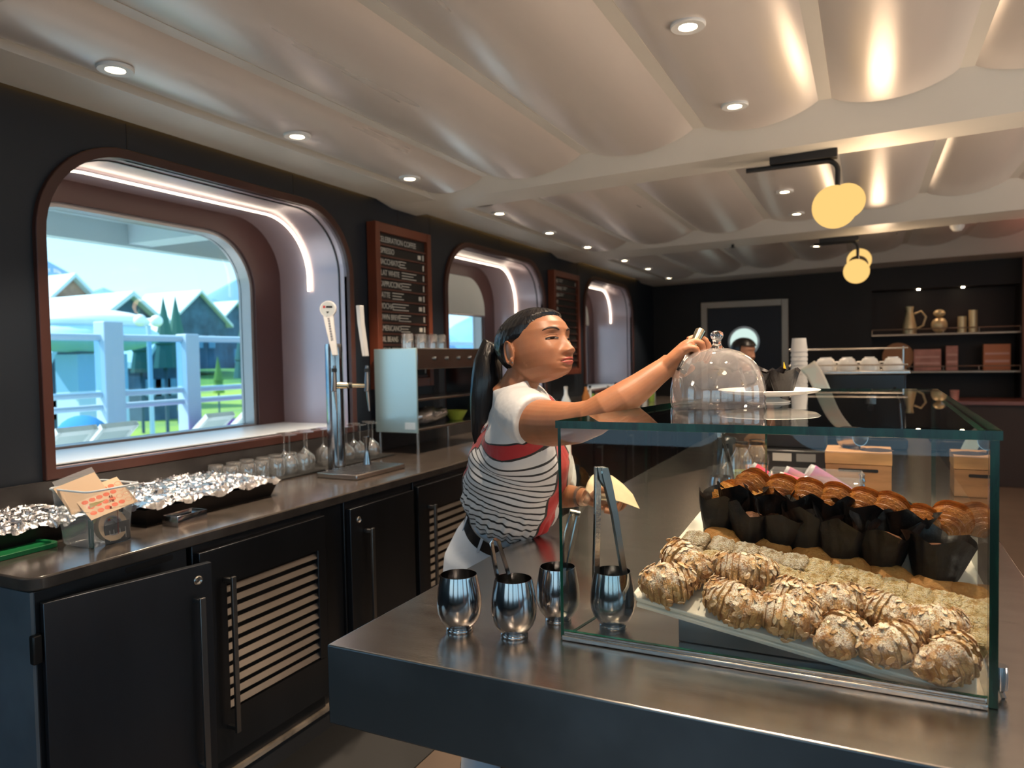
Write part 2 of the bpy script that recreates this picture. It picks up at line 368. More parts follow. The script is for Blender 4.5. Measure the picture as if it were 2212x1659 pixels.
# downlights
m_trim = mat('white_trim',(.66,.66,.64),.35); m_bulb = emis('warm_lamp',(1,.80,.50),22)
dl = None
def zpan(x):
    for k in range(len(VX)-1):
        if VX[k]+.045 <= x <= VX[k+1]: return panel_z(k,(x-VX[k]-.045)/(VX[k+1]-VX[k]-.045))[1]
    return zv(x)
SPOTS = [(249,147),(642,292),(885,384),(1486,54),(1587,227),(1079,460),(1187,502),(1269,533),(1349,562),(1400,580),(1445,600),(1695,413),(1721,461),(1763,531)]
where = ['over the big window, nearest the left edge','over the big window, second along the wall','at the far end of the first bay above the menu board','on the large pale ceiling panel near the top of the picture','at the far end of the large pale ceiling panel','first by the wall in the second bay','second by the wall in the second bay','third by the wall in the second bay','first by the wall in the farthest bay','second by the wall in the farthest bay','last by the wall before the black back wall','near one behind the larger globe lamp','far one behind the larger globe lamp','in the farthest bay above the smaller globe lamp']
extra = [(-.48,1.42,'beyond the top of the picture over the steel bench'),(.05,1.55,'over the pastry case outside the picture'),(1.75,2.2,'right of the pastry case outside the picture'),(1.75,4.9,'in the right of the second bay'),(-.48,.0,'behind the photographer'),(1.75,7.8,'right of the shelf niche')]
pos = []
for i,(px,py) in enumerate(SPOTS):
    z = 2.40
    for _ in range(4): p = onz(px,py,z); z = zpan(p[0])
    pos.append((p[0],p[1],z-.002,where[i],1))
for x,y,w_ in extra: pos.append((x,y,zpan(x)-.002,w_,0))
for i,(x,y,z,w_,vis) in enumerate(pos):
    lab = f'round white recessed downlight {w_}'
    if dl is None:
        dl = t = thing('downlight', lab, 'ceiling light', (x,y,z), 0, 'round recessed downlights')
        mb = MB(); mb.lathe([(.026,.02),(.026,.0),(.030,-.006),(.052,-.007),(.055,-.003),(.055,.004)],32); mb.build('trim_ring', m_trim, t)
        mb = MB(); mb.lathe([(.0001,-.003),(.027,-.002)],24); mb.build('lamp_face', m_bulb, t)
    else: t = dup(dl,(x,y,z),label=lab)
    e = {True:66,False:50}[x > -1.5]
    if y > 4 : e *= .8
    if i in (14,15): e = 82
    if i == 3: e = 62
    if i >= len(SPOTS) and i < len(SPOTS)+2: e = 50
    light('spot','SPOT',(0,0,-.02),e,(1,.78,.57),(0,0,-1),t,spot_size=R(86),spot_blend=.7,shadow_soft_size=.035)
# globe lamps on black arms
m_globe = emis('opal_globe',(1,.62,.20),.60)
def globe_lamp(base, A, B, tip, g1, r1, g2, r2, lab):
    t = thing('globe_lamp', lab, 'ceiling lamp', base, 0, 'twin globe lamps on black arms'); b = np.array(base)
    L = lambda p: np.array(p)-b
    mb = MB(); d = nrm(L(A)-L(B)); mb.box(-.155,-.03,-.045,.155,.03,0); mb.build('ceiling_plate', black_m, t, bevel=.004)
    a0, c0 = L(A), L(B)
    pts = [a0]
    for k in range(7): an = R(90*k/6); pts.append(c0+np.array((-.05,0,0))*1+np.array((.05*math.sin(an),0,-.05+.05*math.cos(an))))
    pts.append(L(tip)); mb = MB(); mb.tube(pts,.0125,12); mb.build('arm', black_m, t)
    mb = MB(); mb.ellipsoid(L(g1),(r1,r1,r1),40,24); mb.build('globe', m_globe, t)
    mb = MB(); mb.ellipsoid(L(g2),(r2,r2,r2),40,24); mb.build('globe', m_globe, t)
    mid = L(g1)+(L(g2)-L(g1))*.60; dd = nrm(L(g2)-L(g1)); rot = np.array(Vector(dd).to_track_quat('Z','Y').to_matrix())
    mb = MB(); mb.lathe([(.0001,-.012),(r2*.80,-.006),(r2*.80,.006),(.0001,.012)],28,tuple(mid),rot=rot); mb.build('joint_disc', black_m, t)
    light('globe_light','POINT',(L(g1)+L(g2))/2+np.array((.17,0,.02)),4.5,(1,.70,.44),(0,0,-1),t,shadow_soft_size=.11)
    return t
z1 = zs(0)
p = onz(1735,330,z1); A = D(1672,352,.898*p[1]*1.005-.439*p[0]); dpt = W[2]@(p-CAMLOC)
Bp = D(1811,338,dpt+.0); Bp[1] = p[1]; Bp[2] = z1-.055; A = np.array((p[0]-.27,p[1],z1-.055)); B_ = np.array((Bp[0],p[1],z1-.055))
tip = D(1812,420,dpt); tip[0],tip[1] = B_[0],B_[1]
g1 = D(1803,447,dpt-.06); g2 = D(1829,434,dpt+.11)
globe_lamp((p[0],p[1],z1),A,B_,tip,g1,.103,g2,.088,'nearer and larger twin globe lamp hanging on a bent black arm')
p = onz(1812,512,zs(0)); dpt = W[2]@(p-CAMLOC); B_ = np.array(D(1853,515,dpt)); B_ = np.array((B_[0],p[1],z1-.05)); A = np.array((p[0]-.2,p[1],z1-.05))
tip = D(1853,565,dpt); tip[0],tip[1] = B_[0],B_[1]
globe_lamp((p[0],p[1],z1),A,B_,tip,D(1850,586,dpt-.08),.103,D(1856,562,dpt+.12),.1,'farther and smaller twin globe lamp in front of the black back wall')
for x,y,w_ in ((-.15,.95,'over the steel bench above the picture'),(2.1,3.85,'right of the pastry case outside the picture'),(2.1,.95,'behind the photographer on the right'),(2.1,6.6,'right of the far counter outside the picture'),(-.1,-1.2,'behind the photographer')):  # further globe lamps, added out of view to light the ceiling
    z_ = zs(x); globe_lamp((x,y,z_),(x-.27,y,z_-.055),(x+.1,y,z_-.055),(x+.1,y,z_-.2),(x+.1,y-.07,z_-.27),.103,(x+.12,y+.1,z_-.24),.09,'added unseen twin globe lamp '+w_)
t = thing('smoke_detector','small white dome detector on the ceiling right of the globe lamps','detector', tuple(onz(2068,487,zs(1.2)))); mb = MB(); mb.lathe([(.0001,-.05),(.03,-.045),(.05,-.02),(.055,0)],20); mb.build('dome', m_trim, t)
t = thing('sprinkler','small dark sprinkler head under the second ceiling beam','sprinkler', tuple(onz(1583,526,zs(-.6)))); mb = MB(); mb.lathe([(.012,0),(.012,-.03),(.03,-.035),(.0001,-.04)],12); mb.build('head', black_m, t)
# unseen lamps on the right, added to tint and brighten the ceiling
t = thing('added_uplight','added unseen lamp washing the right end of the room pink, outside the picture','lamp',(2.7,7.0,0)); mb = MB(); mb.lathe([(.0001,0),(.1,0),(.09,.12),(.07,.12)],20); mb.build('housing', black_m, t)
for x_,y_,w_ in ((2.9,1.2,'nearer'),(2.9,4.2,'farther')):
    t2 = thing('added_uplight',f'{w_} added warm lamp lighting the ceiling, outside the picture','lamp',(x_,y_,0)); mb = MB(); mb.lathe([(.0001,0),(.1,0),(.09,.12),(.07,.12)],20); mb.build('housing', black_m, t2)
    light('added_warm_spot','SPOT',(0,0,.2),150,(1,.80,.62),(-.45,.05,1),t2,spot_size=R(125),spot_blend=.9,shadow_soft_size=.25)  # made-up warm source that lifts the ceiling
light('added_pink_spot','SPOT',(0,0,.2),150,(1,.33,.22),(.1,.1,1),t,spot_size=R(100),spot_blend=.8,shadow_soft_size=.08)
for k,x in enumerate((-2.45,-.55,1.35,3.0)):
    pt = light('portal','AREA',(x+.77,-3.03,1.47),1,(1,1,1),(0,1,0),shape='RECTANGLE',size=1.55,size_y=1.45); pt.data.cycles.is_portal = True
for a,b in WINS:
    pt = light('portal','AREA',(-3.19,(a+b)/2,1.63),1,(1,1,1),(1,0,0),shape='RECTANGLE',size=1.2,size_y=1.05); pt.data.cycles.is_portal = True
# ================================================================== OUTSIDE
m_deckw = mat('pale_deck',(.75,.80,.82),.6); m_rail = mat('pale_blue_paint',(.42,.58,.72),.5); m_wht = mat('white_plastic',(.85,.9,.9),.45,trans=0)
mb = MB(); mb.box(-6.9,-6,.40,-3.3,30,.5); tag(mb.build('outer_deck', m_deckw, smooth=0),'pale outer deck seen through the windows','deck',kind='structure')
mb = MB(); mb.box(-5.6,-6,2.62,-3.15,30,2.72); mb.box(-5.62,-6,2.44,-5.5,30,2.72)
for y in (1.2,4.05,6.5,9): mb.box(-5.5,y,2.46,-3.2,y+.22,2.62)
cn = mb.build('deck_canopy', mat('canopy_paint',(.52,.60,.62),.6), smooth=0); tag(cn,'pale deck overhang outside above the windows','canopy',kind='structure')
mb = MB()
for y in (1.6,4.45,7): mb.box(-5.3,y,2.575,-4.6,y+1.2,2.61)
mb.build('timber_panel', mat('tan_timber',(.62,.40,.16),.6), cn, smooth=0)
t = thing('deck_railing','pale blue painted railing with thick posts outside the big window','railing',(-6.5,0,.5))
for i,(px,wd) in enumerate(((235,.2),(405,.17))):
    y = onx(px,735,-6.5)[1]; mb = MB(); mb.box(-.08,y-wd/2,0,.08,y+wd/2,1.27+(.1 if i == 0 else 0)); mb.build('post', m_rail, t, bevel=.01)
for y in (1.5,7.4,9,10.6,12.2): mb = MB(); mb.box(-.08,y-.08,0,.08,y+.08,1.27); mb.build('post', m_rail, t, bevel=.01)
for z,r_ in ((1.22,.035),(.68,.03),(.56,.03)): mb = MB(); mb.tube([(0,-2,z),(0,20,z)],r_,8); mb.build('rail', m_rail, t)
mb = MB(); mb.box(-.01,-2,.72,.01,20,1.19); mb.build('glass_panel', thin_glass('blue_glass',(.62,.80,.92),1.4), t, smooth=0)
lg = None
for i,(px,py,lab) in enumerate(((112,942,'leftmost white sun lounger outside the big window, cut by the frame'),(205,940,'white sun lounger with raised back, second from the left outside'),(425,915,'white sun lounger outside, right of the blue towels'),(505,906,'rightmost white sun lounger outside the big window'))):
    p = onx(px,py,-5.0)
    if lg is None:
        lg = t = thing('sun_lounger',lab,'lounger',(p[0],p[1],.5),0,'white loungers on the outer deck')
        Rt = np.array(Matrix.Rotation(R(-38),3,'Y'))
        mb = MB(); mb.box(-.95,-.135,.25,0,.135,.30); mb.build('seat', m_wht, t, bevel=.01)
        b = MB(); 
        for (a1,b1,c1,d1) in ((0,-.14,.42,-.11),(0,.11,.42,.14),(0,-.12,.05,.12),(.37,-.12,.42,.12)): b.box(a1,b1,-.02,c1,d1,.02)
        Rt = np.array(Matrix.Rotation(R(-38),3,'Y'))
        b.v = [tuple(Rt@np.array(q)+np.array((-.05,0,.28))) for q in b.v]; b.build('back_frame', m_wht, t)
        b = MB(); b.box(.05,-.115,-.008,.37,.115,.008); b.v = [tuple(Rt@np.array(q)+np.array((-.05,0,.28))) for q in b.v]; b.build('sling', mat('pale_sling',(.62,.72,.72),.8), t)
        for sx in (-.88,-.2):
            for sy in (-.11,.11): mb = MB(); mb.box(sx-.02,sy-.02,0,sx+.02,sy+.02,.25); mb.build('leg', m_wht, t)
    else: dup(lg,(p[0],p[1],.5),label=lab)
p = onx(310,925,-4.9); mb = MB(); mb.ellipsoid((0,0,0),(.28,.16,.2),20,12); o = mb.build('beach_towel_heap', mat('blue_towel',(.03,.25,.62),.9,bump=.6,bscale=9), loc=(p[0]-.75,p[1]+.02,.86)); tag(o,'bright blue heap of towels between the white loungers outside','towel')
mb = MB(); mb.box(-.26,-.15,0,.26,.15,.155); tag(mb.build('towel_crate', m_wht, loc=(p[0]-.75,p[1]+.02,.5), bevel=.02),'low white crate under the blue towels outside','crate')
p = onx(430,900,-6.2); mb = MB(); mb.grid(lambda u,v:( -.35*math.cos(PI*u), (v-.5)*2.0, .42*math.sin(PI*u)*(.45+.55*v)),14,8); o = mb.build('parasol_cover', mat('purple_cloth',(.30,.10,.36),.8,bump=.5,bscale=6), loc=(p[0],p[1]+.35,.5+.02), solid=.01); tag(o,'purple folded parasol cloth lying by the railing outside','parasol')
# shore: hillside, houses, trees
m_roof = mat('pale_sheet_roof',(.62,.74,.78),.45,var=.1,vscale=.4); m_timb = mat('slate_timber',(.065,.13,.21),.7,var=.4,vscale=.5); m_oran = mat('orange_gable',(.42,.24,.18),.7,var=.4,vscale=.6)  # bluish distance haze is put into the roof and timber colours
m_hill = mat('lawn',(.13,.26,.07),.9,var=.4,vscale=.25,col2=(.26,.40,.05))
mb = MB(); mb.grid(lambda u,v:(-8.5-90*u, -10+110*v, -2.4+2.4*u+1.2*math.sin(7*v+3*u)*u),20,30); tag(mb.build('hillside', m_hill),'green hillside lawn on the shore beyond the railing','hill',kind='structure')
mb = MB()
for k in range(26):
    y = 5+k*4.2; h = 16+6*math.sin(k*1.3)+4*math.sin(k*.55)
    mb.lathe([(24,0),(16,h*.4),(7,h*.8),(.01,h)],9,(-118+6*math.sin(k),y*2.3,-1))
tag(mb.build('mountain_range', mat('hazy_blue_rock',(.20,.40,.56),.95,var=.25,vscale=.05), smooth=60),'hazy blue mountain slope behind the village','mountain',kind='structure')  # distance haze is put into the blue of the rock
houses = [(150,600,690,130,'orange gabled chalet at the left of the village','g'),(270,640,760,190,'dark chalet with a wide pale roof in the middle of the village','d'),(425,633,745,120,'dark chalet with a pale ridge right of centre in the village','d'),(345,700,800,90,'low dark shed under a short pale roof beside the lamp post','d'),(505,655,790,120,'pale roofed barn at the right of the window','d'),(130,690,800,120,'low dark house behind the white boat','d')]
for i,(px,yt,yb_,w_,lab,kind) in enumerate(houses):
    X = (-60,-49,-74,-36,-86,-25)[i]; a = onx(px-w_*.5,yt,X); b = onx(px+w_*.5,yt,X); c = onx(px,yb_,X); yc = (a[1]+b[1])/2; hw = (b[1]-a[1])/2; zt = onx(px,yt,X)[2]; zb = c[2]-3.0
    t = thing('chalet',lab,'house',(X,yc,zb)); H = zt-zb; ze = H*.62
    mb = MB(); mb.prism([(-hw,0),(hw,0),(hw,ze),(0,H),(-hw,ze)],'x',-9,0); mb.build('walls', m_oran if kind == 'g' else m_timb, t, smooth=0)
    mb = MB()
    for sgn in (-1,1):
        if i in (0,1,2) and sgn == 1: continue
    for sgn in (-1,1): mb.prism([(0,H+.02),(sgn*hw*1.15,ze-H*.06),(sgn*hw*1.15,ze-H*.06+.35),(0,H+.37)],'x',-9.5,.7)
    mb.build('roof', m_roof, t, smooth=0)
    for s in (-.45,0,.45):
        mb = MB(); mb.box(0,s*hw-.5,ze*.45,.05,s*hw+.5,ze*.72); mb.build('window', mat('pane_blue',(.20,.34,.48),.2), t, smooth=0)
t = thing('tender_boat','white tender boat hull with a rounded deck behind the railing','boat',tuple(onx(195,690,-16)-np.array((0,0,.35)))); mb = MB(); mb.ellipsoid((0,0,.3),(1.0,1.35,.28),24,12); mb.build('deck_cover', m_wht, t); mb = MB(); mb.ellipsoid((0,0,-.05),(1.15,1.6,.38),24,12); mb.build('hull', mat('hull_blue',(.45,.68,.75),.4), t)
q = onx(195,690,-16); mb = MB(); mb.box(q[0]-.4,q[1]-.6,-1.9,q[0]+.4,q[1]+.6,q[2]-.8); tag(mb.build('boat_cradle', m_rail, smooth=0),'pale blue cradle under the white tender boat','cradle')
p = onx(323,760,-14); t = thing('lamp_post','slim lamp post with two round white globes in front of the chalets','lamp post',(p[0],p[1],-1.6)); mb = MB(); mb.tube([(0,0,0),(0,0,3.9)],.05,8); mb.build('pole', m_rail, t)
for s in (-.2,.2): mb = MB(); mb.ellipsoid((0,s,4.0),(.13,.13,.13),14,8); mb.build('globe', m_wht, t)
tr0 = None
for i,(px,yt) in enumerate(((352,640),(378,638),(300,665),(520,700),(130,815),(470,770),(395,800))):
    X = (-28,-33,-30,-27,-31,-29,-24)[i]; zt = onx(px,yt,X)[2]; y = onx(px,yt,X)[1]; labs = ['slim dark fir between the two middle chalets','second slim dark fir beside the first','short fir left of the lamp post','fir at the right edge of the village view','bush on the slope at the left','bush on the slope below the right chalet','bush low between the posts']
    t = thing('fir_tree',labs[i],'tree',(X,y,-1.9),0,'firs around the village'); H = zt+1.9; mb = MB(); mb.lathe([(H*.08,H*.5),(H*.055,H*.66),(H*.065,H*.67),(H*.03,H*.85),(.01,H)],10); mb.build('foliage', mat('fir_green',(.05,.15,.13),.9,bump=.8,bscale=3) if i < 4 else m_hill, t); mb = MB(); mb.tube([(0,0,0),(0,0,H*.55)],H*.012,6); mb.build('trunk', m_timb, t)
# ================================================================== WINDOW-SIDE COUNTER
m_top = mat('dark_stone_top',(.070,.058,.050),.2,var=.25,vscale=14,bump=.01,coat=.3)
CZ = .92
mb = MB(); poly = [(-2.60,1.09),(-1.945,1.09)]+[(-1.945+.045*math.sin(R(a)),1.135-.045*math.cos(R(a))) for a in (15,30,45,60,75,90)]+[(-1.90,9.3),(-2.60,9.3)]
mb.prism(poly,'z',.884,CZ); tag(mb.build('worktop', m_top, bevel=.005),'long dark polished worktop running under the windows','worktop')
mb = MB(); mb.box(-2.615,1.09,CZ+.001,-2.595,9.3,1.052); tag(mb.build('splashback', mat('dark_splash_stone',(.030,.027,.026),.4,var=.3,vscale=10), smooth=0),'low dark stone splashback between the worktop and the windows','splashback',kind='structure')
def bar_handle(x,y,z0,z1,parent):
    mb = MB(); mb.box(x+.035,y-.009,z0,x+.045,y+.009,z1); mb.box(x,y-.007,z1-.02,x+.036,y+.007,z1-.006); mb.box(x,y-.007,z0+.006,x+.036,y+.007,z0+.02)
    return mb.build('handle', steel_dark2, parent, bevel=.0015)
steel_dark2 = mat('handle_steel',(.20,.20,.20),.3,.9)
def lock(x,y,z,parent):
    mb = MB(); mb.lathe([(.0001,.004),(.004,.004),(.005,.0),(.009,.002),(.011,.005),(.014,.003),(.0145,0)],20,(x,y,z),rot=np.array(Matrix.Rotation(R(90),3,'Y')))
    return mb.build('lock', steel, parent)
def carcass(y0,y1,lab):
    t = thing('base_cabinet',lab,'cabinet',(0,0,0),0,'dark steel cabinets under the window worktop')
    mb = MB(); mb.box(-2.58,y0,.10,-1.915,y1,.882); mb.build('body', steel_dark, t, bevel=.002); return t
def cdoor(t,y0,y1,ajar=0,hy=None):
    d = bpy.data.objects.new('door',None); 
    mb = MB(); mb.box(0,0,.14,.022,y1-y0,.853); o = mb.build('door', steel_dark, t, loc=(-1.912,y0,0), rot=(0,0,-R(ajar)), bevel=.002)
    h = bar_handle(.022,(y1-y0)-.055,.235 if ajar else .33,.765,o); lock(.022,(y1-y0)-.045,.808,o); return o
t = carcass(1.105,1.57,'nearest dark steel cabinet with its plain door left slightly ajar')
d = cdoor(t,1.118,1.575,12)
for z_ in (.70,.18): mb = MB(); mb.box(-1.915,1.088,z_,-1.895,1.112,z_+.075); mb.build('hinge', mat('hinge_black',(.03,.03,.03),.35,.6), t, bevel=.004)
mb = MB(); mb.prism(rrect(1.36,.858,1.52,.876,.008),'x',-1.9145,-1.9135); mb.build('vent_slot', black, t, smooth=0)
mb = MB(); mb.box(-2.58,1.096,.0,-1.915,1.1045,.882); mb.build('end_panel', mat('sheen_tinted_steel',(.30,.38,.46),.42,.7,var=.3,vscale=2.5,rvar=.1), t)  # blue sheen is put into the end panel's colour
def louver(y0,y1,oy0,oy1,lab,handle=True):
    t = carcass(y0,y1,lab); z0,z1 = .31,.735
    mb = MB(); xa,xb = -1.913,-1.888
    mb.box(xa,y0+.006,.16,xb,y1-.006,z0); mb.box(xa,y0+.006,z1,xb,y1-.006,.86); mb.box(xa,y0+.006,z0,xb,oy0,z1); mb.box(xa,oy1,z0,xb,y1-.006,z1)
    mb.build('grille_frame', steel_dark, t, bevel=.002); n = 11
    mb = MB(); mb.box(xa+.0005,oy0,z0,xa+.001,oy1,z1); mb.build('grille_back', black, t, smooth=0)
    for k in range(n):
        z = z0+(z1-z0)*(k+.5)/n; mb = MB(); mb.add([(-1.891,oy0,z-.011),(-1.891,oy1,z-.011),(-1.903,oy1,z+.006),(-1.903,oy0,z+.006),(-1.893,oy0,z-.013),(-1.893,oy1,z-.013),(-1.905,oy1,z+.004),(-1.905,oy0,z+.004)],[(0,1,2,3),(4,7,6,5),(0,4,5,1),(2,6,7,3),(0,3,7,4),(1,5,6,2)])
        mb.build('slat', mat('satin_slat',(.23,.215,.21),.3,.9,var=.1), t, smooth=0)
    if handle: bar_handle(-1.888,oy0-.01,.25,.765,t)
    return t
louver(1.59,2.19,1.70,2.14,'louvred cabinet front beside the door left ajar')
mb = MB()
t = carcass(2.33,2.815,'dark cabinet with a long vertical handle, between the two louvred fronts'); mb = MB(); mb.box(-1.912,2.338,.14,-1.888,2.80,.853); o = mb.build('door', steel_dark, t, bevel=.002); bar_handle(-1.888,2.43,.33,.76,o); lock(-1.888,2.39,.80,o)
mb = MB(); mb.box(-2.58,2.195,.10,-1.925,2.325,.882); tag(mb.build('filler_panel', steel_dark, smooth=0),'plain dark filler panel between the louvred cabinet and the next door','panel')
louver(2.83,3.60,2.93,3.45,'second louvred cabinet front, right behind the woman\'s hip')
for y0,lab in ((3.62,'plain dark cabinet just beyond the second louvred front'),(4.45,'dark cabinet under the worktop beyond the woman, second plain one'),(5.28,'dark cabinet seen through the glass case, nearer of two'),(6.11,'dark cabinet seen through the glass case, farther of two'),(6.94,'last but one dark cabinet toward the back wall'),(7.77,'last dark cabinet before the back wall')):
    t = carcass(y0,y0+.81,lab); mb = MB(); mb.box(-1.912,y0+.01,.14,-1.888,y0+.80,.853); o = mb.build('door', steel_dark, t, bevel=.002); bar_handle(-1.888,y0+.07,.33,.76,o)
mb = MB(); mb.box(-1.93,1.12,.004,-1.915,9.3,.098); struct(mb.build('baseboard_left', mat('pale_kick',(.03,.03,.032),.5), smooth=0))
mb = MB(); mb.box(-1.932,1.12,.0845,-1.900,9.3,.0985); struct(mb.build('trim_2', mat('pale_mottled_edge',(.48,.40,.32),.4,.5,var=.5,vscale=9), smooth=0))  # pale mottled strip along the top of the baseboard
# ================================================================== SERVING BENCH (ISLAND)
IX0,IX1,IY0,IY1 = -.924,.335,1.064,5.3
t = thing('serving_bench','large brushed steel serving bench carrying the glass pastry case','bench',(-.3,3,0))
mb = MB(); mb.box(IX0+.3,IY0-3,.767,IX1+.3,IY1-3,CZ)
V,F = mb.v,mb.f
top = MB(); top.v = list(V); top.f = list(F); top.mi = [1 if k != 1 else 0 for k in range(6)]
top.build('bench_top', [steel_bench, steel_shaded], t, bevel=.0035)
mb = MB(); mb.box(-.55+.3,2.0-3,0,.25+.3,IY1-.1-3,.765); mb.build('base', mat('base_panel',(.02,.018,.017),.5), t)
# ------------------------------------------------------------------ glass case
ZT = 1.338
A = np.array((-.527,1.270)); B = np.array((.176,1.270)); Cc = np.array((.192,2.58)); Dd = np.array((-.31,2.58))
m_case = thin_glass('case_glass',(.955,.975,.965),1.52,kgl=1.0); m_edge = mat('green_glass_edge',(.002,.045,.026),.25,var=.6,vscale=7,stretch=(6,1,1),coat=.2)
t = thing('pastry_case','clear glass pastry case standing on the steel bench','display case',(0,1.9,CZ))
def pane(poly, z0, z1, name, thin_axis_sides, parent):  # poly 4 pts plan
    mb = MB(); P4 = [(p[0],p[1]-1.9) for p in poly]
    V = [(*p,z0-CZ) for p in P4]+[(*p,z1-CZ) for p in P4]; F = [(0,3,2,1),(4,5,6,7),(0,1,5,4),(1,2,6,5),(2,3,7,6),(3,0,4,7)]
    b = len(mb.v); mb.v = V; mb.f = F; mb.mi = [1 if k in thin_axis_sides else 0 for k in range(6)]
    return mb.build(name, [m_case, m_edge], parent, smooth=0)
pane([A+(-.004,-.002),B+(.004,-.002),Cc+(.004,0),Dd+(-.004,0)], ZT-.014, ZT, 'top_pane', (2,3,4,5), t)
pane([A+(.003,0),B+(-.013,0),B+(-.013,.008),A+(.003,.008)], CZ+.015, ZT-.0145, 'front_pane', (0,1,3,5), t)
pane([A,A+(.006,0),Dd+(.006,0),Dd], CZ+.001, ZT-.0145, 'left_pane', (0,1,2,4), t)
pane([B+(-.012,0),B,Cc,Cc+(-.012,0)], CZ+.001, ZT-.0145, 'right_pane', (0,1,2,4), t)
mb = MB(); mb.box(A[0]+.006,1.258-1.9,.0005,B[0]-.014,1.269-1.9,.010); mb.box(A[0]+.006,1.2695-1.9,.0005,B[0]-.014,1.279-1.9,.0145); mb.build('bottom_rail', steel, t, bevel=.002)
p = ony(2160,1462,1.32); mb = MB(); mb.lathe([(.0001,-.018),(.011,-.018),(.012,0),(.011,.018),(.0001,.018)],18,(p[0],p[1]-1.9,p[2]-CZ)); mb.tube([(p[0],p[1]-1.9,p[2]-CZ-.018),(p[0]+.004,p[1]-1.9-.01,.002)],.004,8); mb.build('hinge', steel_pol, t)
# ------------------------------------------------------------------ steel tumblers and tongs
cupprof = [(.0001,.003),(.022,.003),(.025,.0),(.027,.002),(.0265,.006),(.0235,.008),(.030,.013),(.038,.024),(.0432,.038),(.0445,.052),(.0435,.070),(.041,.088),(.0375,.106),(.0362,.1125),(.0352,.1125),(.0365,.105),(.040,.087),(.0425,.068),(.043,.05),(.040,.034),(.034,.022),(.0001,.014)]
cup0 = None
cups = [(999,1362,'leftmost empty steel tumbler on the bench corner'),(1110,1370,'steel tumbler holding the short folded tongs'),(1210,1350,'steel tumbler behind the left glass pane, with curved tongs'),(1320,1358,'steel tumbler inside the case with the tall scissor tongs'),(1558,1098,'steel tumbler with tongs behind the croissants')]
cpos = []
for px,py,lab in cups:
    p = onz(px,py,CZ); 
    if px == 1210: p = p+np.array((-.012,.02,0))
    if px == 1320: p = p+np.array((.0,.012,0))
    if px == 1110: p = p+np.array((.004,-.006,0))
    if px == 999: p = p+np.array((-.006,.0,0))
    cpos.append(p)
    if cup0 is None:
        cup0 = thing('steel_tumbler',lab,'tumbler',tuple(p),0,'steel tumblers on the bench'); mb = MB(); mb.lathe(cupprof,56); mb.build('bowl', steel_pol, cup0, smooth=60)
    else: dup(cup0,tuple(p),label=lab)
def ribbon(pts, w, th, side):   # flat strip along pts, width w along 'side', thickness th
    mb = MB(); P = [np.array(p,float) for p in pts]; s = nrm(side); V = []; F = []
    for i,p in enumerate(P):
        t_ = nrm(P[min(i+1,len(P)-1)]-P[max(i-1,0)]); n_ = nrm(np.cross(s,t_)); ww = w[i] if hasattr(w,'__len__') else w
        V += [p-s*ww/2-n_*th/2,p+s*ww/2-n_*th/2,p+s*ww/2+n_*th/2,p-s*ww/2+n_*th/2]
    for i in range(len(P)-1):
        for k in range(4): F.append((i*4+k,i*4+(k+1)%4,(i+1)*4+(k+1)%4,(i+1)*4+k))
    F += [(3,2,1,0),tuple(len(V)-4+k for k in range(4))]
    return mb.add(V,F)
c = cpos[1]; dep = W[2]@(c-CAMLOC)
def DD(px,py,dd=0): return D(px,py,dep+dd)
t = thing('serving_tongs','short folded steel tongs leaning in the second tumbler','tongs',tuple(c+np.array((0,0,.03))))
off = np.array(t.location)
pts = [DD(1083,1290,.005),DD(1072,1235),DD(1064,1190),DD(1062,1172),DD(1068,1164),DD(1076,1168),DD(1086,1200,.005),DD(1100,1245,.01),DD(1108,1285,.012)]
pts = [c+(p-c)*np.array((1,1,1)) - off for p in pts]
mb = ribbon(pts,[.010,.013,.014,.013,.012,.013,.013,.012,.010],.0022,W[2]+W[0]*.5); mb.build('spring_arms', steel_pol, t)
c = cpos[2]; dep = W[2]@(c-CAMLOC); t = thing('serving_tongs','curved steel tongs leaning in the tumbler behind the left glass pane','tongs',tuple(c+np.array((0,0,.03)))); off = np.array(t.location)
for s in (-1,1):
    pts = [DD(1216,1300,0)-off,DD(1220+s*3,1240)-off,DD(1226+s*7,1190)-off,DD(1233+s*9,1150)-off,DD(1240+s*8,1118)-off,DD(1243+s*7,1108)-off]
    mb = ribbon(pts,[.012,.014,.018,.020,.014,.012],.003,W[0]*.55+W[2]); mb.build('arm', steel_pol, t)
mb = MB(); a_,b_ = DD(1230,1106)-off, DD(1252,1111)-off; mb.tube([a_,b_],.007,14); mb.build('hinge_roll', steel, t)
def tall_tongs(c, topL, botL, botR, lab, dy=0):
    dep = W[2]@(c-CAMLOC); t = thing('scissor_tongs',lab,'tongs',tuple(c+np.array((0,0,.03)))); off = np.array(t.location)
    return t, off, dep
c = cpos[3]; dep = W[2]@(c-CAMLOC); t = thing('scissor_tongs','tall scissor tongs with one bright and one dark arm, in the fourth tumbler','tongs',tuple(c+np.array((0,0,.03)))); off = np.array(t.location)
mb = ribbon([DD(1288,1300)-off,DD(1287,1240)-off,DD(1290,1120)-off,DD(1291,1008)-off],[.012,.013,.013,.013],.009,W[0]+W[2]*.4); mb.build('arm', steel, t, bevel=.001)
mb = ribbon([DD(1356,1300)-off,DD(1348,1240)-off,DD(1327,1110)-off,DD(1311,1040)-off,DD(1304,1010)-off],[.010,.012,.014,.018,.016],.010,W[0]+W[2]*.4); mb.build('arm', steel_dark2, t, bevel=.001)
mb = ribbon([DD(1306,1052)-off,DD(1300,1035)-off,DD(1297,1008)-off],[.004,.016,.018],.011,W[0]+W[2]*.4); mb.build('hinge_plate', steel_dark2, t, bevel=.001)
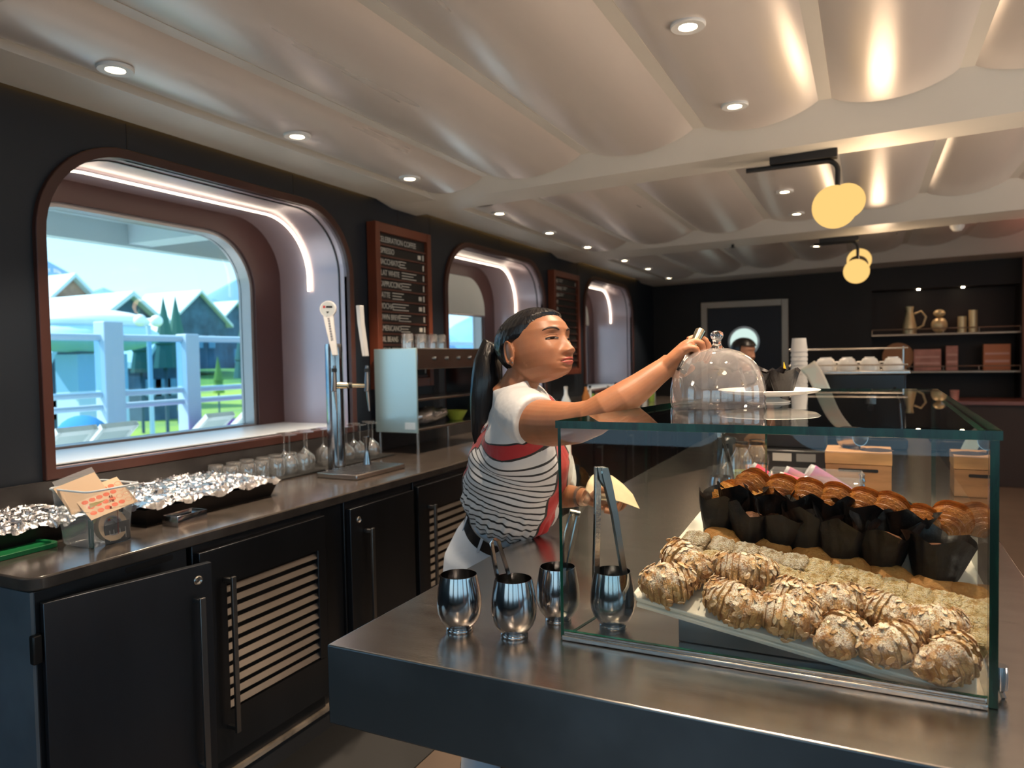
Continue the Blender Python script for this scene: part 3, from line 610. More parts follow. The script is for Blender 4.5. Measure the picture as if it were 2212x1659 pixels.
mb = MB(); mb.lathe([(.0001,.008),(.003,.008),(.003,-.008),(.0001,-.008)],10,tuple(DD(1303,1020)-off),rot=np.array(Matrix.Rotation(R(80),3,'X'))); mb.build('rivet', steel, t)
c = cpos[4]; dep = W[2]@(c-CAMLOC); t = thing('scissor_tongs','open steel tongs standing in the tumbler behind the croissants','tongs',tuple(c+np.array((0,0,.03)))); off = np.array(t.location)
mb = ribbon([DD(1541,1070)-off,DD(1542,1030)-off,DD(1549,930)-off],.012,.004,W[0]); mb.build('arm', steel, t)
mb = ribbon([DD(1588,1060)-off,DD(1578,1010)-off,DD(1557,930)-off],.012,.004,W[0]); mb.build('arm', steel, t)
mb = MB(); mb.boxc(DD(1553,936)-off,(.02,.01,.03)); mb.build('hinge_plate', steel, t, bevel=.002)
# ------------------------------------------------------------------ glass dome, cake stand
c = onz(1550,878,ZT); dep = W[2]@(c-CAMLOC); r_ = 99/FPX*dep; H = r_*1.27
t = thing('glass_cloche','clear glass cake dome with a ball knob on the case top','cloche',tuple(c+np.array((0,0,.0005))))
pr = [(r_*.985,0),(r_*1.0,H*.04),(r_*1.01,H*.15),(r_*1.0,H*.32),(r_*.955,H*.5),(r_*.86,H*.68),(r_*.70,H*.83),(r_*.50,H*.93),(r_*.28,H*.985),(r_*.14,H*1.0)]
mb = MB(); mb.lathe(pr+[(a-.0022,z-.0015 if z > 0 else 0) for a,z in pr[::-1]],72); mb.build('dome', thin_glass('dome_glass',(.93,.925,.925),1.52,kgl=2.2,diff=.06,dcol=(.9,.85,.85)), t, smooth=80)
kp = [(r_*.15,H*.995),(r_*.11,H*1.03),(r_*.085,H*1.08),(r_*.09,H*1.13),(r_*.125,H*1.17),(r_*.14,H*1.215),(r_*.125,H*1.26),(r_*.07,H*1.29),(.0001,H*1.295)]
g = mat('solid_glass',(.95,.95,.96),.03,trans=1.0,ior=1.5); mb = MB(); mb.lathe([(.0001,H*.99)]+kp,40); mb.build('knob', g, t, smooth=80)
c = onz(1660,869,ZT); dep = W[2]@(c-CAMLOC); r_ = 105/FPX*dep; zp = D(1660,851,dep)[2]-ZT
t = thing('cake_stand','white pedestal cake stand with dark-wrapped muffins beside the dome','cake stand',tuple(c+np.array((0,0,.0005))))
mb = MB(); mb.lathe([(.0001,.002),(.045,.002),(.05,.0),(.051,.003),(.032,.008),(.022,.014),(.024,zp-.008),(r_*.5,zp-.004),(r_*.93,zp+.004),(r_,zp+.010),(r_*.985,zp+.0115),(r_*.9,zp+.007),(r_*.5,zp+.001),(.0001,zp)],64); mb.build('plate', white_c, t, smooth=60)
SP = c+np.array((0,0,zp+.002))
# ================================================================== PASTRIES
FL = np.array((-.405,1.325,1.0)); FR = np.array((.150,1.294,.925)); vd = nrm((0,.90,.43)); ud = nrm(FR-FL); Nn = nrm(np.cross(ud,vd)); vd = nrm(np.cross(Nn,ud))
BR = np.array([ud,vd,Nn]).T
BW = np.linalg.norm(FR-FL)+.004; BD = .40
m_board = mat('white_board',(.74,.68,.58),.35,var=.08,vscale=8)
t = thing('serving_board','pale plastic serving board tilted inside the case under all the pastries','tray',tuple(FL),rot=Matrix(BR).to_euler())
poly = [(0,0),(BW,0),(BW,BD),(.065,BD)]; mb = MB(); mb.prism([(.012,0),(BW-.004,0),(BW-.002,.006),(BW-.002,BD),(.065,BD),(.001,.012)],'z',-.010,0); mb.build('board', m_board, t, bevel=.002)
mb = MB(); mb.prism([(.012,-.004),(BW-.004,-.004),(BW-.004,.006),(.012,.006)],'z',-.020,-.0101); mb.build('front_lip', m_board, t, bevel=.002)
mb = MB()
def zb(x,y): # underside of board
    q = FL-Nn*.0205; return q[2]-((x-q[0])*Nn[0]+(y-q[1])*Nn[1])/Nn[2]
V = []; xs = (-.318,.085); ys = (1.342,1.60)
V = [(x,y,CZ+.001) for y in ys for x in xs]+[(x,y,max(zb(x,y)-.002,CZ+.002)) for y in ys for x in xs]
mb.add(V,[(0,1,3,2),(4,6,7,5),(0,4,5,1),(2,3,7,6),(0,2,6,4),(1,5,7,3)]); tag(mb.build('board_riser', steel_dark2, bevel=.001),'dark steel wedge riser propping up the pastry board','stand')
def noise3(P, s, seed=0):
    rs = np.random.RandomState(seed); out = np.zeros(len(P))
    for k in range(9):
        d = rs.randn(3); d /= np.linalg.norm(d); f = s*(1+.8*k); out += np.sin(P@d*f+rs.rand()*6.28)/(1+.55*k)
    return out
def pastry_mat(name, base, dark, sugar=0., sc_=1., gloss=.4, bump=.5, bs=260, top=(.74,.66,.55), smin=.3, cell=0, lam=0., lcol=(.16,.04,.008)):
    m_ = mat(name, base, gloss, bump=bump, bscale=bs, col2=dark, vscale=38*sc_, det=6); t = m_.node_tree; b = t.nodes['Principled BSDF']
    b.inputs['Subsurface Weight'].default_value = .12; b.inputs['Subsurface Radius'].default_value = (.01,.005,.002); b.inputs['Subsurface Scale'].default_value = .5
    if lam:
        tc0 = t.nodes.new('ShaderNodeTexCoord'); sp0 = t.nodes.new('ShaderNodeSeparateXYZ'); t.links.new(tc0.outputs['Object'], sp0.inputs[0]); nz0 = t.nodes.new('ShaderNodeTexNoise'); nz0.inputs['Scale'].default_value = 30; t.links.new(tc0.outputs['Object'], nz0.inputs['Vector'])
        def m0(op,a,b_):
            n_ = t.nodes.new('ShaderNodeMath'); n_.operation = op
            for i_,x_ in enumerate((a,b_)):
                if x_ is None: continue
                if isinstance(x_,(int,float)): n_.inputs[i_].default_value = x_
                else: t.links.new(x_,n_.inputs[i_])
            return n_.outputs[0]
        ax_ = m0('ADD',m0('MULTIPLY',m0('ABSOLUTE',sp0.outputs[0],None),lam),m0('MULTIPLY',nz0.outputs[0],.25)); fr_ = m0('FRACT',m0('MULTIPLY',ax_,2.0),None)
        rp = t.nodes.new('ShaderNodeValToRGB'); e_ = rp.color_ramp.elements; e_[0].position = 0; e_[0].color = (.9,.9,.9,1); e_[1].position = .9; e_[1].color = (0,0,0,1); k_ = e_.new(.18); k_.color = (.15,.15,.15,1)
        t.links.new(fr_, rp.inputs[0]); src0 = b.inputs['Base Color'].links[0].from_socket; mx0 = t.nodes.new('ShaderNodeMixRGB'); mx0.inputs[2].default_value = (*lcol,1); t.links.new(rp.outputs[0], mx0.inputs[0]); t.links.new(src0, mx0.inputs[1]); t.links.new(mx0.outputs[0], b.inputs['Base Color'])
        bq = t.nodes.new('ShaderNodeBump'); bq.inputs['Strength'].default_value = .6; bq.inputs['Distance'].default_value = .003; bq.invert = True; t.links.new(rp.outputs[0], bq.inputs['Height']); old = b.inputs['Normal'].links[0].from_socket; t.links.new(old, bq.inputs['Normal']); t.links.new(bq.outputs[0], b.inputs['Normal'])
    if sugar:
        ge = t.nodes.new('ShaderNodeNewGeometry'); sx = t.nodes.new('ShaderNodeSeparateXYZ'); t.links.new(ge.outputs['Normal'], sx.inputs[0])
        n = t.nodes.new('ShaderNodeTexNoise'); n.inputs['Scale'].default_value = 420; n.inputs['Detail'].default_value = 3; n2 = t.nodes.new('ShaderNodeTexNoise'); n2.inputs['Scale'].default_value = 55
        tc = t.nodes.new('ShaderNodeTexCoord'); t.links.new(tc.outputs['Object'], n.inputs['Vector']); t.links.new(tc.outputs['Object'], n2.inputs['Vector'])
        a = t.nodes.new('ShaderNodeMath'); a.operation = 'MULTIPLY'; t.links.new(n.outputs[0], a.inputs[0]); t.links.new(n2.outputs[0], a.inputs[1])
        r_ = t.nodes.new('ShaderNodeMapRange'); r_.inputs['From Min'].default_value = .20; r_.inputs['From Max'].default_value = .32; t.links.new(a.outputs[0], r_.inputs['Value'])
        u = t.nodes.new('ShaderNodeMapRange'); u.inputs['From Min'].default_value = smin; u.inputs['From Max'].default_value = smin+.45; t.links.new(sx.outputs[2], u.inputs['Value'])
        mu = t.nodes.new('ShaderNodeMath'); mu.operation = 'MULTIPLY'; t.links.new(r_.outputs[0], mu.inputs[0]); t.links.new(u.outputs[0], mu.inputs[1]); m2 = t.nodes.new('ShaderNodeMath'); m2.operation = 'MULTIPLY'; m2.inputs[1].default_value = sugar; t.links.new(mu.outputs[0], m2.inputs[0])
        src = b.inputs['Base Color'].links[0].from_socket; mx = t.nodes.new('ShaderNodeMixRGB'); mx.inputs[2].default_value = (*top,1); t.links.new(m2.outputs[0], mx.inputs[0]); t.links.new(src, mx.inputs[1]); t.links.new(mx.outputs[0], b.inputs['Base Color'])
    return m_
m_alm = pastry_mat('almond_pastry',(.62,.36,.13),(.34,.14,.045),.95,gloss=.5,bump=.8,bs=300,lam=60.,lcol=(.26,.10,.035),top=(.82,.75,.65),smin=.05)
m_but = pastry_mat('butter_pastry',(.40,.16,.035),(.20,.055,.010),0,gloss=.28,bump=.35,bs=200,lam=105.)
m_gold = pastry_mat('golden_pastry',(.55,.28,.07),(.34,.12,.02),0,gloss=.3,bump=.35,bs=200,lam=133.,lcol=(.30,.10,.02))
m_crumb = pastry_mat('crumble',(.66,.47,.20),(.40,.24,.08),.8,1.4,.75,1.0,420,(.74,.66,.50),.2)
m_crumbg = pastry_mat('sugared_crumble',(.52,.39,.22),(.32,.22,.13),.9,1.4,.75,1.0,420,(.70,.65,.58),.1)
m_cook = pastry_mat('biscuit',(.52,.26,.075),(.40,.17,.04),0,.6,.6,.5,160)
m_flake = pastry_mat('almond_flake',(.58,.36,.16),(.40,.20,.08),.9,gloss=.55,bump=.2,bs=300,top=(.80,.72,.60),smin=.1)
def croissant_mesh(L,Rm,bend,ridges,seed,flat=.85,nu=72,nv=30,ramp=.10,lumps=.04,pw=.5):
    rs = np.random.RandomState(seed); mb = MB()
    def f(u,v):
        t_ = 2*v-1; x = L/2*t_*(1-.05*abs(t_)); y0 = bend*(t_*t_)
        ph = abs(t_)*ridges+.15; saw = (ph%1.0)
        r_ = Rm*max(0,1-abs(t_)**2.3)**pw*(1+ramp*(.5-saw))
        a = 2*PI*u; dy, dz = math.cos(a), math.sin(a)
        zz = dz*flat*(1 if dz > 0 else .62)
        return (x, y0+r_*dy*1.02, r_*zz)
    mb.grid(f, nv, nu, closed_u=True); P = np.array(mb.v); n_ = noise3(P,55,seed)*lumps*Rm*.5
    cen = np.stack([P[:,0],bend*(2*P[:,0]/L)**2,P[:,2]*0],1); dirn = P-cen; ln = np.linalg.norm(dirn,axis=1,keepdims=True)+1e-6
    P = P+dirn/ln*n_[:,None]; P[:,2] -= P[:,2].min(); mb.v = [tuple(p) for p in P]; return mb
def flakes(body, n, seed, zmin=.35, size=.0085, up=.5):
    rs = np.random.RandomState(seed); P = np.array(body.v); zmax = P[:,2].max(); idx = np.where(P[:,2] > zmax*zmin)[0]; c0 = P.mean(0); mb = MB()
    for k in range(n):
        p = P[rs.choice(idx)]; nn = nrm((p-c0)*np.array((.6,1,1.5))); a = nrm(np.cross(nn,rs.randn(3))); b = np.cross(nn,a); tl = rs.uniform(-.35,.35); nn2 = nrm(nn+a*tl); a = nrm(a-nn2*(a@nn2)); b = np.cross(nn2,a)
        s = size*rs.uniform(.7,1.25); q = p+nn*.0012; m_ = 9
        V = [q+a*s*.62*math.cos(2*PI*j/m_)+b*s*math.sin(2*PI*j/m_)*(1-.2*math.cos(2*PI*j/m_))+nn2*(.0006+.0015*math.cos(2*PI*j/m_)**2*rs.rand()) for j in range(m_)]
        V2 = [v-nn2*.0009 for v in V]; mb.add(V+V2,[tuple(range(m_)),tuple(range(2*m_-1,m_-1,-1))]+[(j,j+m_,(j+1)%m_+m_,(j+1)%m_) for j in range(m_)])
    return mb
protos = {}
def proto(kind, seed):
    key = (kind,seed)
    if key in protos: return protos[key]
    if kind == 'almond':
        b = croissant_mesh(.108+.012*(seed%3),.037+.003*(seed%2),.010+.006*(seed%3),4.2+seed%3,seed,.92,ramp=.16,lumps=.16,pw=.42); o = b.mesh('alm',m_alm,70); f = flakes(b,85,seed,.30,.0068).mesh('flk',m_flake,0); protos[key] = [('body',o),('almond_flakes',f)]
    elif kind == 'butter':
        b = croissant_mesh(.105,.036,.010,5.5,seed,1.0,nv=36,ramp=.34,lumps=.06,pw=.5); protos[key] = [('body',b.mesh('but',m_but,70))]
    elif kind == 'golden':
        b = croissant_mesh(.098,.034,.004,6.5,seed,1.0,nv=36,ramp=.26,lumps=.04,pw=.45); protos[key] = [('body',b.mesh('gld',m_gold,70))]
    elif kind in ('crumb','crumbg'):
        mb = MB(); rs = np.random.RandomState(seed)
        def f(u,v):
            a = 2*PI*u; th = PI*v; sp = lambda c,e: math.copysign(abs(c)**e,c)
            return (.0265*sp(math.cos(a),.45)*sp(math.sin(th),.5), .0255*sp(math.sin(a),.45)*sp(math.sin(th),.5), .019*sp(math.cos(th),.6)+.019)
        mb.grid(f,56,36,closed_u=True); P = np.array(mb.v); c0 = np.array((0,0,.015)); d = P-c0; d /= np.linalg.norm(d,axis=1,keepdims=True)+1e-6
        n_ = noise3(P,330,seed)*.0011+noise3(P,95,seed+3)*.0011; P = P+d*n_[:,None]*(P[:,2:3] > .004); P[:,2] -= P[:,2].min(); mb.v = [tuple(p) for p in P]; protos[key] = [('body',mb.mesh('crm',m_crumb if kind == 'crumb' else m_crumbg,70))]
    elif kind == 'cookie':
        mb = MB(); mb.ellipsoid((0,0,.013),(.040,.024,.013),40,20); P = np.array(mb.v); P += noise3(P,90,seed)[:,None]*.0006; P[:,2] -= P[:,2].min(); mb.v = [tuple(p) for p in P]; protos[key] = [('body',mb.mesh('cok',m_cook,70))]
    elif kind == 'muffin':
        rs = np.random.RandomState(seed); ph = rs.rand()*6; mb = MB(); pk = rs.uniform(.010,.024,4)
        def f(u,v):
            a = 2*PI*u; q = (u*4+ph)%1; k = int((u*4+ph))%4; tri = 1-abs(2*q-1); top = .052+pk[k]*tri+.004; z = v*top; r_ = .0245+.013*min(1,z/.05)+.004*math.cos(a*4+ph)*v
            if z > .05: r_ += (z-.05)*(.38+.3*math.sin(3*a+seed))
            r_ *= 1+.018*math.cos(a*14+2*v)*(v > .15)
            return (r_*math.cos(a), r_*math.sin(a), z)
        mb.grid(f,64,14,closed_u=True); mb.add([(.0245*math.cos(2*PI*k/24),.0245*math.sin(2*PI*k/24),.0) for k in range(24)],[tuple(range(24))])
        m2 = MB(); m2.ellipsoid((0,0,.036),(.027,.027,.014),28,14); P = np.array(m2.v); P += noise3(P,120,seed)[:,None]*.0008; m2.v = [tuple(p) for p in P]
        protos[key] = [('paper_wrapper',mb.mesh('mfw',mat('dark_tulip_paper',(.0075,.0055,.0055),.45,bump=.25,bscale=70),25)),('cake',m2.mesh('mfc',mat('dark_cake',(.10,.035,.012),.7,bump=.7,bscale=150),70))]
    return protos[key]
def place(kind, seed, p, rotm, label, name, cat, group, scale=1.):
    t = thing(name,label,cat,tuple(p),rot=Matrix(rotm).to_euler(),group=group); t.scale = (scale,)*3
    for n_,me in proto(kind,seed): o = bpy.data.objects.new(n_,me); COL.objects.link(o); o.parent = t
    return t
def onboard(px,py,h):    # ray met with the board plane raised by h
    d = ray(px,py); q = FL+Nn*h; s = ((q-CAMLOC)@Nn)/(d@Nn); return CAMLOC+d*s-Nn*h
def brot(a, tx=0., ty=0.): return BR@np.array(Matrix.Rotation(R(a),3,'Z')@Matrix.Rotation(R(tx),3,'X')@Matrix.Rotation(R(ty),3,'Y'))
ordw = ['first','second','third','fourth','fifth','sixth','seventh','eighth','ninth','tenth','eleventh','twelfth']
front = [(1450,1262,35,1,1.0),(1585,1305,-12,2,1.02),(1705,1335,4,0,1.05),(1822,1372,70,3,.93),(1932,1398,48,4,1.0),(2055,1428,60,5,.95)]
fl = ['almond croissant at the left front corner of the board, ribs showing','pale almond croissant second from the left in the front row','almond croissant with a dark split side, third in the front row','round almond croissant with a bare brown front, fourth in the front row','almond croissant with a pointed curled tip, fifth in the front row','rightmost almond croissant at the board\'s front right corner']
for (px,py,a,s,k),lab in zip(front,fl): place('almond',s,onboard(px,py,.030),brot(a),lab,'almond_croissant','croissant','almond croissants at the front of the board',k)
second = [(1478,1215,-25,4,1.0),(1606,1240,8,5,1.02),(1722,1285,-10,6,.95),(1818,1302,20,1,.93),(1923,1325,-20,2,.95),(2030,1348,15,0,.95)]
sl = ['brown almond croissant behind the left front one','almond croissant with loose flakes, second in the row behind','dusty almond croissant, third in the row behind','ribbed almond croissant, fourth in the row behind','almond croissant with a dark ridge, fifth in the row behind','rightmost almond croissant in the row behind, beside the glass']
for (px,py,a,s,k),lab in zip(second,sl): place('almond',s,onboard(px,py,.034),brot(a),lab,'almond_croissant','croissant','almond croissants at the front of the board',k)
rows = [[(1503,1163),(1560,1176),(1612,1190),(1664,1202),(1716,1213),(1770,1225),(1824,1240),(1877,1253),(1929,1268),(1984,1283),(2046,1299),(2100,1312)],
        [(1492,1192),(1540,1206),(1592,1217),(1648,1230),(1700,1242),(1755,1254),(1812,1268),(1868,1282),(1924,1296),(1982,1311),(2044,1327),(2098,1340)],
        [(1500,1228),(1560,1237),(1660,1262),(1757,1283),(1868,1310),(1980,1340),(2062,1358),(2104,1372)]]
rn = ['back','middle','front']
for i,row in enumerate(rows):
    for j,(px,py) in enumerate(row):
        if i == 2 and j in (0,1): continue
        k = 'crumbg' if (i == 0 and j < 5) or (i == 1 and j == 0) else 'crumb'
        place(k,(i*3+j)%4,onboard(px,py,.03),brot(((j*37+i*53)%9-4)*1.2),f'{"grey-dusted" if k=="crumbg" else "pale"} crumble square, {ordw[j]} from the left in the {rn[i]} row of crumbles','crumble_square','cake','crumble squares in rows',.95)
for j,(px,py) in enumerate([(1562,1160),(1667,1179),(1756,1201),(1836,1220),(1925,1241),(2018,1265),(2095,1284)]): place('cookie',j%3,onboard(px,py,.012),brot(-4+(j%3)*4,22),f'flat oval brown biscuit, {ordw[j]} from the left in front of the muffins','biscuit','biscuit','oval biscuits in front of the muffins')
mf = [(1549,1112),(1619,1138),(1682,1145),(1740,1155),(1815,1176),(1902,1190),(2018,1222)]
for j,(px,py) in enumerate(mf): place('muffin',j%5,onboard(px,py+24,.01),BR@np.array(Matrix.Rotation(R(-26+(j%3)*4),3,'X')@Matrix.Rotation(R(j*50),3,'Z')),f'muffin in dark tulip paper, {ordw[j]} from the left in the front muffin row','muffin','muffin','muffins in dark tulip paper',1.16+.035*j)
mk = [(1588,1092),(1655,1106),(1712,1112),(1770,1118),(1848,1130),(1948,1150)]
for j,(px,py) in enumerate(mk): place('muffin',(j+2)%5,onboard(px,py+22,.01),BR@np.array(Matrix.Rotation(R(-26),3,'X')@Matrix.Rotation(R(j*70+20),3,'Z')),f'muffin in dark tulip paper, {ordw[j]} from the left in the rear muffin row','muffin','muffin','muffins in dark tulip paper',1.15)
cr = [(1577,1068,'golden'),(1640,1078,'golden'),(1712,1088,'golden'),(1782,1100,'golden'),(1812,1096,'butter'),(1888,1112,'butter'),(1930,1128,'golden'),(1990,1130,'butter'),(2095,1120,'butter')]
cr[8] = (2055,1122,'butter')
for j,(px,py,k) in enumerate(cr): place(k,j%3,onboard(px,py,.030),brot(64+(j*29)%24),f'{"pale golden" if k=="golden" else "glossy brown"} croissant just behind the muffins, {ordw[j]} from the left','croissant','croissant','butter croissants behind the muffins',.95)
cb = [(1628,1048),(1690,1060),(1748,1070),(1806,1080),(1867,1090),(1922,1102)]
for j,(px,py) in enumerate(cb): place('butter',(j+1)%3,onboard(px,py,.045)+Nn*.014,brot(70+(j*17)%20),f'glossy brown croissant in the rearmost row, {ordw[j]} from the left','croissant','croissant','butter croissants behind the muffins',.95)
for j,(dx,dy,a,l) in enumerate(((-.03,-.01,10,'left dark-wrapped muffin on the cake stand'),(.035,.0,60,'right dark-wrapped muffin on the cake stand with a yellow scrap'),(.0,.05,30,'rear dark-wrapped muffin on the cake stand'))):
    t = place('muffin',j+1,SP+np.array((dx,dy,0)),np.array(Matrix.Rotation(R(a),3,'Z')),l,'muffin','muffin','muffins on the cake stand',.86)
    if j == 1: mb = MB(); mb.add([(0,0,.07),(.012,.0,.068),(.006,.003,.088)],[(0,1,2)]); mb.build('yellow_label', mat('yellow_card',(.85,.50,.02),.5), t, solid=.001, smooth=0)
# ================================================================== THINGS ON THE WORKTOP
m_foil = mat('crumpled_foil',(.78,.78,.80),.24,1.,bump=.9,bscale=34,det=8)
m_pan = mat('dark_pan',(.035,.028,.025),.4,.6,var=.3,vscale=6)
def tray(x0,x1,y0,y1,lab,lab2,h=.045,fz=.012,seed=1,sk=0.):
    t = thing('baking_tray',lab,'tray',((x0+x1)/2,(y0+y1)/2,CZ+.001),sk,'foil covered trays on the worktop'); a,b = (x1-x0)/2,(y1-y0)/2
    mb = MB(); mb.add([(-a+.02,-b+.02,0),(a-.02,-b+.02,0),(a-.02,b-.02,0),(-a+.02,b-.02,0),(-a,-b,h),(a,-b,h),(a,b,h),(-a,b,h)],[(0,3,2,1),(0,1,5,4),(1,2,6,5),(2,3,7,6),(3,0,4,7)]); mb.add([(-a,-b,h),(a,-b,h),(a,b,h),(-a,b,h),(-a+.015,-b+.015,h-.004),(a-.015,-b+.015,h-.004),(a-.015,b-.015,h-.004),(-a+.015,b-.015,h-.004)],[(0,1,5,4),(1,2,6,5),(2,3,7,6),(3,0,4,7)]); mb.build('pan', m_pan, t, solid=.002)
    rs = np.random.RandomState(seed); mb = MB()
    def f(u,v):
        x = -a*1.05+2.1*a*u; y = -b*1.04+2.08*b*v; e = min(u,1-u,v,1-v); 
        return (x,y,h+.012+fz*(1-math.exp(-e*9)))
    mb.grid(f,100,130); P = np.array(mb.v); rs = np.random.RandomState(seed); C_ = rs.rand(520,2)*np.array((2.1*a,2.1*b))-np.array((a*1.05,b*1.05)); hh = rs.randn(520)*.0032
    d = np.linalg.norm(P[:,None,:2]-C_[None],axis=2); o = np.argsort(d,axis=1)[:,:2]; d0 = d[np.arange(len(P)),o[:,0]]; d1 = d[np.arange(len(P)),o[:,1]]
    P[:,2] += hh[o[:,0]]*.9+.0065*np.exp(-((d1-d0)/.0045)**2)*rs.rand(520)[o[:,0]]; edge = np.minimum.reduce([a*1.05-abs(P[:,0]),b*1.04-abs(P[:,1])]); P[:,2] -= np.clip(.012-edge,0,.012)*1.6*(.6+.4*np.sin(P[:,0]*60+P[:,1]*47)); P[:,2] = np.maximum(P[:,2], h-.012)
    mb.v = [tuple(p) for p in P]; o = mb.build('foil_cover', m_foil, t, smooth=20)
    if lab2: o['label'] = lab2
    return t
tray(-2.57,-2.25,1.10,1.50,'dark baking tray under crinkled foil behind the clear tub','',.05,.01,3)
tray(-2.58,-2.14,1.60,2.20,'large dark baking tray under bright crumpled foil right of the clear tub','',.055,.012,5)
# clear tub
t = thing('storage_tub','clear square tub full of cards, tape and cables on the worktop end','tub',(-2.11,1.41,CZ+.0005)); m_tub = thin_glass('tub_plastic',(.95,.965,.97),1.5,kgl=1.6,diff=.06,dcol=(.8,.85,.9))
H = .172; mb = MB()
def sq(s,z,r=.02): return [(x,y,z) for x,y in rrect(-s,-s*.92,s,s*.92,r,5)]
lv = [(.066,0),(.072,.008),(.078,.085),(.080,.11),(.086,.113),(.090,H-.004)]; loops = [sq(s,z) for s,z in lv]; n = len(loops[0]); V = sum(loops,[]); F = [tuple(range(n))]
for i in range(len(lv)-1): F += [(i*n+k,i*n+(k+1)%n,(i+1)*n+(k+1)%n,(i+1)*n+k) for k in range(n)]
mb.add(V,F); mb.build('wall', m_tub, t, solid=.002)
mb = MB(); lp = [np.array(p) for p in sq(.093,H)]; lp = lp+lp[:1]+lp[1:2]; mb.tube(lp,.0032,8); mb.build('rim', mat('tub_rim',(.75,.82,.86),.25), t)
ink = mat('dark_red_ink',(.20,.02,.02),.6)
for s_,z,x in (('4 L',.148,.092),('3.5L',.135,.060),('3L',.115,.058),('2L',.078,.055)):
    put_text('volume_mark',s_,.011,basis((0,1,0),(0,0,1),(1,0,0),(.0925 if z>.11 else .083,-.02,z)),ink,t)
mb = MB(); mb.box(.083,.012,.03,.0835,.0135,.10); mb.build('volume_line', ink, t, smooth=0)
# contents
m_card = mat('cream_card',(.70,.50,.33),.7); m_dot = mat('orange_dot',(.72,.12,.04),.6)
def card(c, u, v, w_, h_, name, lab, dots=True, mat_=m_card, rows_=4, cols=6):
    u, v = nrm(u), nrm(v); v = nrm(v-u*(u@v)); n_ = np.cross(u,v); t = thing(name,lab,'card',tuple(c),rot=Matrix(np.array([u,v,n_]).T).to_euler())
    mb = MB(); mb.box(-w_/2,-h_/2,-.0015,w_/2,h_/2,0); mb.build('sheet', mat_, t, smooth=0)
    if dots:
        for i in range(rows_):
            for j in range(cols):
                hollow = (j >= cols-1) or (i == 1 and j == cols-2)
                mb = MB(); x = (j-(cols-1)/2)*w_*.15+(.006 if i%2 else 0); y = (i-(rows_-1)/2)*h_*.2-h_*.02; rr = .0095
                if hollow: mb.add([(x+rr*math.cos(2*PI*k/20)*s,y+rr*.8*math.sin(2*PI*k/20)*s,.0004) for s in (1,.9) for k in range(20)],[(k,(k+1)%20,20+(k+1)%20,20+k) for k in range(20)])
                else: mb.add([(x+rr*math.cos(2*PI*k/20),y+rr*.8*math.sin(2*PI*k/20),.0004) for k in range(20)],[tuple(range(20))])
                mb.build('stamp_dot', m_dot, t, smooth=0)
    return t
b0 = np.array((-2.11,1.41,CZ))
card(b0+(.022,.015,.135),(.12,.97,.22),(-.75,0,.62),.145,.115,'stamp_card','cream card printed with rows of orange dots, leaning in the clear tub')
card(b0+(-.012,-.028,.155),(.1,.97,.25),(-.6,-.1,.75),.125,.10,'stamp_card','plain cream card in a clear sleeve behind the dotted card',False)
card(b0+(-.03,-.02,.165),(.1,.97,.25),(-.55,-.1,.78),.12,.11,'plastic_sleeve','clear plastic sleeve sticking up at the back of the tub',False,thin_glass('sleeve',(.9,.92,.93),1.5,diff=.15,kgl=2.5))
card(b0+(.035,.01,.10),(.05,1,.05),(-.2,0,.95),.09,.06,'note_pad','pale yellow note pad under the dotted card in the tub',False,mat('yellow_note',(.72,.62,.25),.7))
t = thing('tape_roll','roll of tape standing on edge inside the clear tub','tape',tuple(b0+(.050,.012,.052)),rot=(0,R(78),0)); mb = MB(); mb.lathe([(.030,-.012),(.046,-.012),(.046,.012),(.030,.012),(.030,-.012)],40); mb.build('roll', mat('tape_tan',(.62,.45,.30),.4), t); mb = MB(); mb.lathe([(.026,-.0122),(.030,-.0122),(.030,.0122),(.026,.0122),(.026,-.0122)],40); mb.build('core', mat('grey_card',(.30,.28,.30),.6), t)
m_bk = mat('navy_card',(.010,.018,.022),.5); m_gr = mat('dark_green_card',(.008,.06,.04),.5); m_ink = mat('pale_ink',(.6,.62,.6),.6)
for (c,u,w_,h_,mm,lab,lines) in ((( .066,.022,.031),(0,1,.05),.082,.060,m_bk,'dark leaflet lying against the front of the clear tub',(-.025,-.012,.008,.026)),((.046,-.048,.040),(1,-.35,.0),.05,.078,m_gr,'dark green leaflet standing at the left side of the tub',(0,))):
    u = nrm(u); v = np.array((0,0,1.)); v = nrm(v-u*(u@v)); n_ = np.cross(u,v); t = thing('leaflet',lab,'leaflet',tuple(b0+c),rot=Matrix(np.array([u,v,n_]).T).to_euler()); mb = MB(); mb.box(-w_/2,-h_/2,-.001,w_/2,h_/2,.001); mb.build('sheet', mm, t, smooth=0)
    for l in lines: mb = MB(); mb.box(l-.0007,-h_*.36,.0011,l+.0007,h_*.2,.0014); mb.build('text_line', m_ink, t, smooth=0)
t = thing('charging_cable','black cable with plug curled in the right of the tub','cable',tuple(b0+(.045,.052,.02))); mb = MB(); mb.tube([(0.01*math.sin(k*.9),.008*math.cos(k*1.1),.003*k+.004) for k in range(22)],.0018,6); mb.build('cord', black, t); mb = MB(); mb.box(-.005,-.005,.066,.005,.004,.086); mb.build('plug', black, t, bevel=.001)
t = thing('tub_lid','green plastic tub lid lying on the worktop end','lid',(-2.262,1.235,CZ+.0005),R(3)); m_lid = mat('green_plastic',(.010,.16,.05),.35); lo = rrect(-.10,-.10,.10,.10,.03,6); li = rrect(-.086,-.086,.086,.086,.02,6); mb = MB(); n = len(lo)
